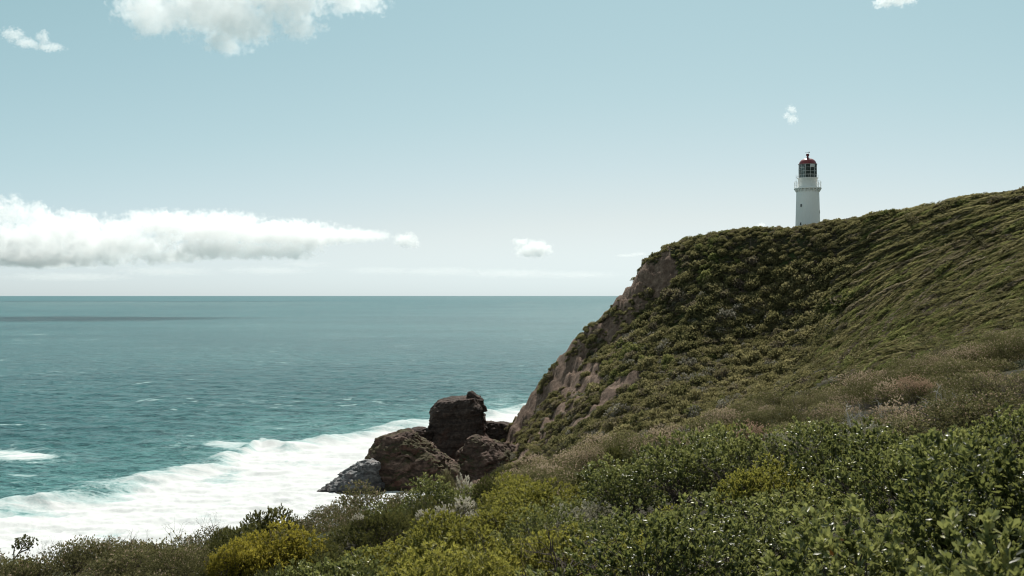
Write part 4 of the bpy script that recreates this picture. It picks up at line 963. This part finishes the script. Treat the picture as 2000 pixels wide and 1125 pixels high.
single('cream_shrub', 905, 925, 33, 1.05, 0.95, 'pale headed spreading shrub on bare stems before the brown mound', 1)
# the lone small tree against the surf
def lone_tree():
    x, y, z = at(45, 1048, 26); t = empty('small_tree', (x, y, z - 1.0)); tag(t, 'lone little wind bent tree with a round crown against the white surf', 'tree')
    r = np.random.default_rng(9); P, D, k = dome(150, r, 0.30, 0.22, 0.45, (0.4, 1.0), 9, -0.8); P = P + (0.05, 0, 0.82)
    V, Fc = leaf_cloud(np.repeat(P, 8, 0), np.repeat(D, 8, 0) + r.normal(size=(1200, 3)) * 0.6, 0.05, 0.012, r)
    link('crown', mesh_np('crown', V, Fc, M_DARK, False, np.repeat(r.uniform(0.1, 0.9, 1200), 5)), t)
    V2 = [((-0.35, 0, -0.1), (-0.25, 0, 0.35), (-0.08, 0, 0.6), (0.1, 0.02, 0.85)), ((-0.2, 0, 0.4), (-0.22, 0, 0.6), (-0.2, 0, 0.72), (-0.1, 0, 0.85)), ((-0.1, 0, 0.58), (0.1, 0.02, 0.66), (0.22, 0, 0.75), (0.3, 0, 0.82))]
    sv, sf = tubes([(np.array(p), np.linspace(0.022, 0.010, 4)) for p in V2]); link('trunk', mesh_np('trunk', sv, sf, M_TWIG, True), t)
    P2 = np.array([(-0.2, 0, 0.45), (-0.28, 0, 0.3)]); 
lone_tree()
def twig_thing(px, py, d, s, rz, v, label, dead=False, sz=1.0):
    x, y, z = at(px, py, d); me = DEADW[v] if dead else TWIGS[v]
    zt = max(q.co.z for q in me.vertices) * s * sz
    if dead: z = max(z, float(height(x, y)) + float(relief(x, y)) + 0.72); SPECIAL.append((x, y - 0.3, 0.5))
    o = link('dead_branches' if dead else 'twig_bush', me, loc=(x, y, z - zt * 0.93)); o.scale = (s, s, s * sz); o.rotation_euler = (0, 0, rz); tag(o, label, 'branches' if dead else 'shrub')
twig_thing(92, 1050, 27, 0.55, 0.3, 0, 'bare twig bush directly beside the lone little tree', sz=1.5)
twig_thing(255, 1030, 29, 0.6, 1.2, 1, 'sparse bare twigs sticking up beside the small dark heath dome', sz=1.7)
twig_thing(345, 1018, 30, 0.85, 2.2, 2, 'tall bare twigs leaning over the surf on the left skyline', sz=1.6)
twig_thing(412, 1000, 31, 0.6, 3.0, 0, 'bare dark twig clump topping the heath where the skyline starts to climb', sz=1.7)
twig_thing(1688, 783, 27, 1.15, 0.4, 0, 'bleached grey dead branches lying on the heath above the silver shrub', True)
twig_thing(1850, 752, 29, 1.0, 1.9, 1, 'bleached dead branches highest on the heath at the right', True)
twig_thing(1360, 838, 33, 0.9, 2.9, 0, 'low bleached dead branches near the peach coloured heath', True)
for px, py, d, lab in ((1470, 828, 27, 'peach coloured heath mound nearest the pale silver green shrub'), (1790, 738, 34, 'peach coloured heath strip beside the highest bleached branches'), (1955, 725, 30, 'large pale tan heath mound at the right edge of the crest'), (1150, 872, 34, 'big rounded brown heath mound above the yellow green cover'), (1320, 843, 38, 'broad beige heath mound at the left end of the crest heath')):
    single('peach_heath' if 'peach' in lab else 'pink_heath', px, py, d, 0.8, 1.15, lab, int(px)); note(px, d - 0.2, 1.2)
build_near()
# ------------------------------------------------------------------ clouds: real volumes, far out over the sea
def cloud(label, blobs, D, dens, seed, amp=0.9, nscale=3.6, edge=0.22, flat=None, depth=0.8, stretch=(1, 1, 1), detail=7.0, aniso=0.30, billow=1.1):
    """blobs: (px, py, rx, ry) ellipses as seen; each becomes an ellipsoid D metres away"""
    k = D / F; r = np.random.default_rng(seed)
    B = []
    for px, py, rx, ry in blobs:
        c = np.array(at(px, py, D)); ra = np.array([rx * k, max(rx * depth, ry) * k, ry * k]); c[1] += r.uniform(-0.25, 0.25) * ra[1]; B.append((c, ra))
    c0 = np.mean([b[0] for b in B], 0)
    bm = bmesh.new()
    for c, ra in B:
        m = Matrix.Translation(Vector(c - c0)) @ Matrix.Diagonal((*(ra * 1.18), 1))
        bmesh.ops.create_icosphere(bm, subdivisions=2, radius=1.0, matrix=m)
    me = bpy.data.meshes.new('cloud'); bm.to_mesh(me); bm.free()
    o = link('cloud', me, loc=c0)
    md = o.modifiers.new('one_skin', 'REMESH'); md.mode = 'VOXEL'; md.voxel_size = max(min(min(b[1]) for b in B) / 3.0, max(max(b[1]) for b in B) / 60)
    t = NT('cloud_vapour'); P = t.objc()
    med = float(np.median([min(b[1][0], b[1][2]) for b in B]))
    wv = t.vmath('MULTIPLY', P, tuple(s / med for s in stretch))
    nz = t.noise(wv, nscale * 0.35, 1.5, 0.5, out=1)
    off = t.vmath('SCALE', t.vmath('SUBTRACT', nz, (0.5, 0.5, 0.5)), sc=med * 0.55)
    Pw = t.vmath('ADD', P, off)
    acc = None
    for c, ra in B:
        q = t.vmath('MULTIPLY', t.vmath('SUBTRACT', Pw, tuple(c - c0)), tuple(1 / ra))
        f = t.math('SUBTRACT', 1.0, t.vmath('LENGTH', q))
        acc = f if acc is None else t.math('SMOOTH_MAX', acc, f, 0.12)
    n = t.noise(t.vmath('ADD', wv, (seed * 3.7, 0, 0)), nscale, detail, 0.62)
    vo = t.n('TexVoronoi'); vo.feature = 'F1'; t.l(t.vmath('ADD', wv, t.vmath('SCALE', t.vmath('SUBTRACT', nz, (0.5, 0.5, 0.5)), sc=0.5)), vo.inputs['Vector']); vo.inputs['Scale'].default_value = billow; vo.inputs['Detail'].default_value = 1.0
    v = t.math('ADD', acc, t.math('MULTIPLY', t.math('SUBTRACT', n, 0.51), amp * 1.7))
    v = t.math('ADD', v, t.math('MULTIPLY', t.math('SUBTRACT', 0.47, vo.outputs['Distance']), amp * 0.55))
    if flat is not None:
        zc = CAM_Z - (flat - HOR) * k - c0[2]; sp = t.n('SeparateXYZ'); t.l(Pw, sp.inputs[0])
        v = t.math('SUBTRACT', v, t.mapr(sp.outputs[2], zc + med * 0.35, zc - med * 0.35, 0, 1.0))
    dn = t.math('MULTIPLY', t.mapr(v, 0.0, edge), dens / med)
    pv = t.n('VolumePrincipled'); pv.inputs['Color'].default_value = (1, 1, 1, 1); pv.inputs['Anisotropy'].default_value = aniso
    t.l(dn, pv.inputs['Density']); t.l(pv.outputs[0], t.out.inputs['Volume'])
    me.materials.append(t.m); t.m.cycles.volume_step_rate = 0.35
    return tag(o, label, 'cloud')
cloud('large bright white cumulus cut off by the top edge of the sky', [(300, 20, 85, 60), (400, 0, 120, 75), (470, 50, 85, 50), (440, 80, 55, 28), (560, 10, 90, 45), (590, 55, 50, 28), (690, 0, 75, 32), (520, -60, 230, 60)], 3000, 0.9, 1, amp=1.1)
cloud('grey bottomed cumulus bank low over the sea at the left edge', [(20, 412, 48, 34), (62, 415, 40, 26), (40, 472, 130, 50), (150, 446, 90, 36), (190, 480, 135, 46), (290, 476, 66, 46), (80, 507, 170, 26), (330, 502, 70, 16), (100, 440, 70, 34), (240, 455, 60, 34)], 9000, 1.15, 2, amp=1.4, nscale=3.4, flat=526)
cloud('long flat white cloud tapering to the right above the sea horizon', [(330, 438, 105, 28), (430, 450, 125, 38), (540, 455, 150, 28), (660, 460, 115, 15), (420, 487, 100, 28), (570, 488, 62, 24), (500, 490, 70, 20), (610, 470, 70, 18), (715, 462, 60, 9)], 9000, 0.9, 3, amp=1.35, nscale=3.2, flat=513)
cloud('small puffy cloud just off the tip of the long flat cloud', [(792, 469, 26, 18), (806, 473, 18, 13)], 9000, 1.0, 4, amp=1.3)
cloud('small lone cloud with a raised tail over the middle of the horizon', [(1048, 486, 36, 19), (1030, 492, 28, 14), (1018, 472, 20, 9)], 9000, 1.0, 5, amp=1.3)
cloud('tiny white wisp of cloud above the lighthouse', [(1546, 214, 13, 11), (1548, 232, 12, 13), (1538, 226, 10, 9)], 3000, 0.5, 6, amp=1.5)
cloud('ragged small cloud near the upper left corner of the sky', [(22, 66, 26, 16), (48, 82, 30, 12), (80, 72, 14, 18), (95, 92, 34, 9)], 3000, 0.42, 7, amp=1.5)
cloud('white edge of a cloud entering the sky at the top right', [(1755, -8, 50, 20), (1728, 6, 22, 10)], 3000, 0.8, 8, amp=1.2)
cloud('faint low cloud strip lying along the horizon in the middle', [(740, 528, 90, 9), (860, 530, 110, 10), (1000, 534, 130, 11), (1120, 536, 110, 9)], 14000, 0.030, 9, amp=1.5, stretch=(0.5, 0.5, 1.2))
cloud('faint broken cloud strip below the cumulus bank near the horizon', [(120, 540, 150, 10), (330, 530, 120, 12), (520, 528, 110, 10), (600, 516, 60, 8)], 14000, 0.035, 10, amp=1.5, stretch=(0.5, 0.5, 1.2))
cloud('small white cloud peeping over the crest left of the lighthouse', [(1487, 441, 9, 7)], 9000, 0.8, 11)
cloud('faint cloud streak close to the shoulder of the headland', [(1225, 499, 28, 4), (1250, 496, 22, 5)], 9000, 0.08, 12, amp=1.3)
# ==== NEXT ====
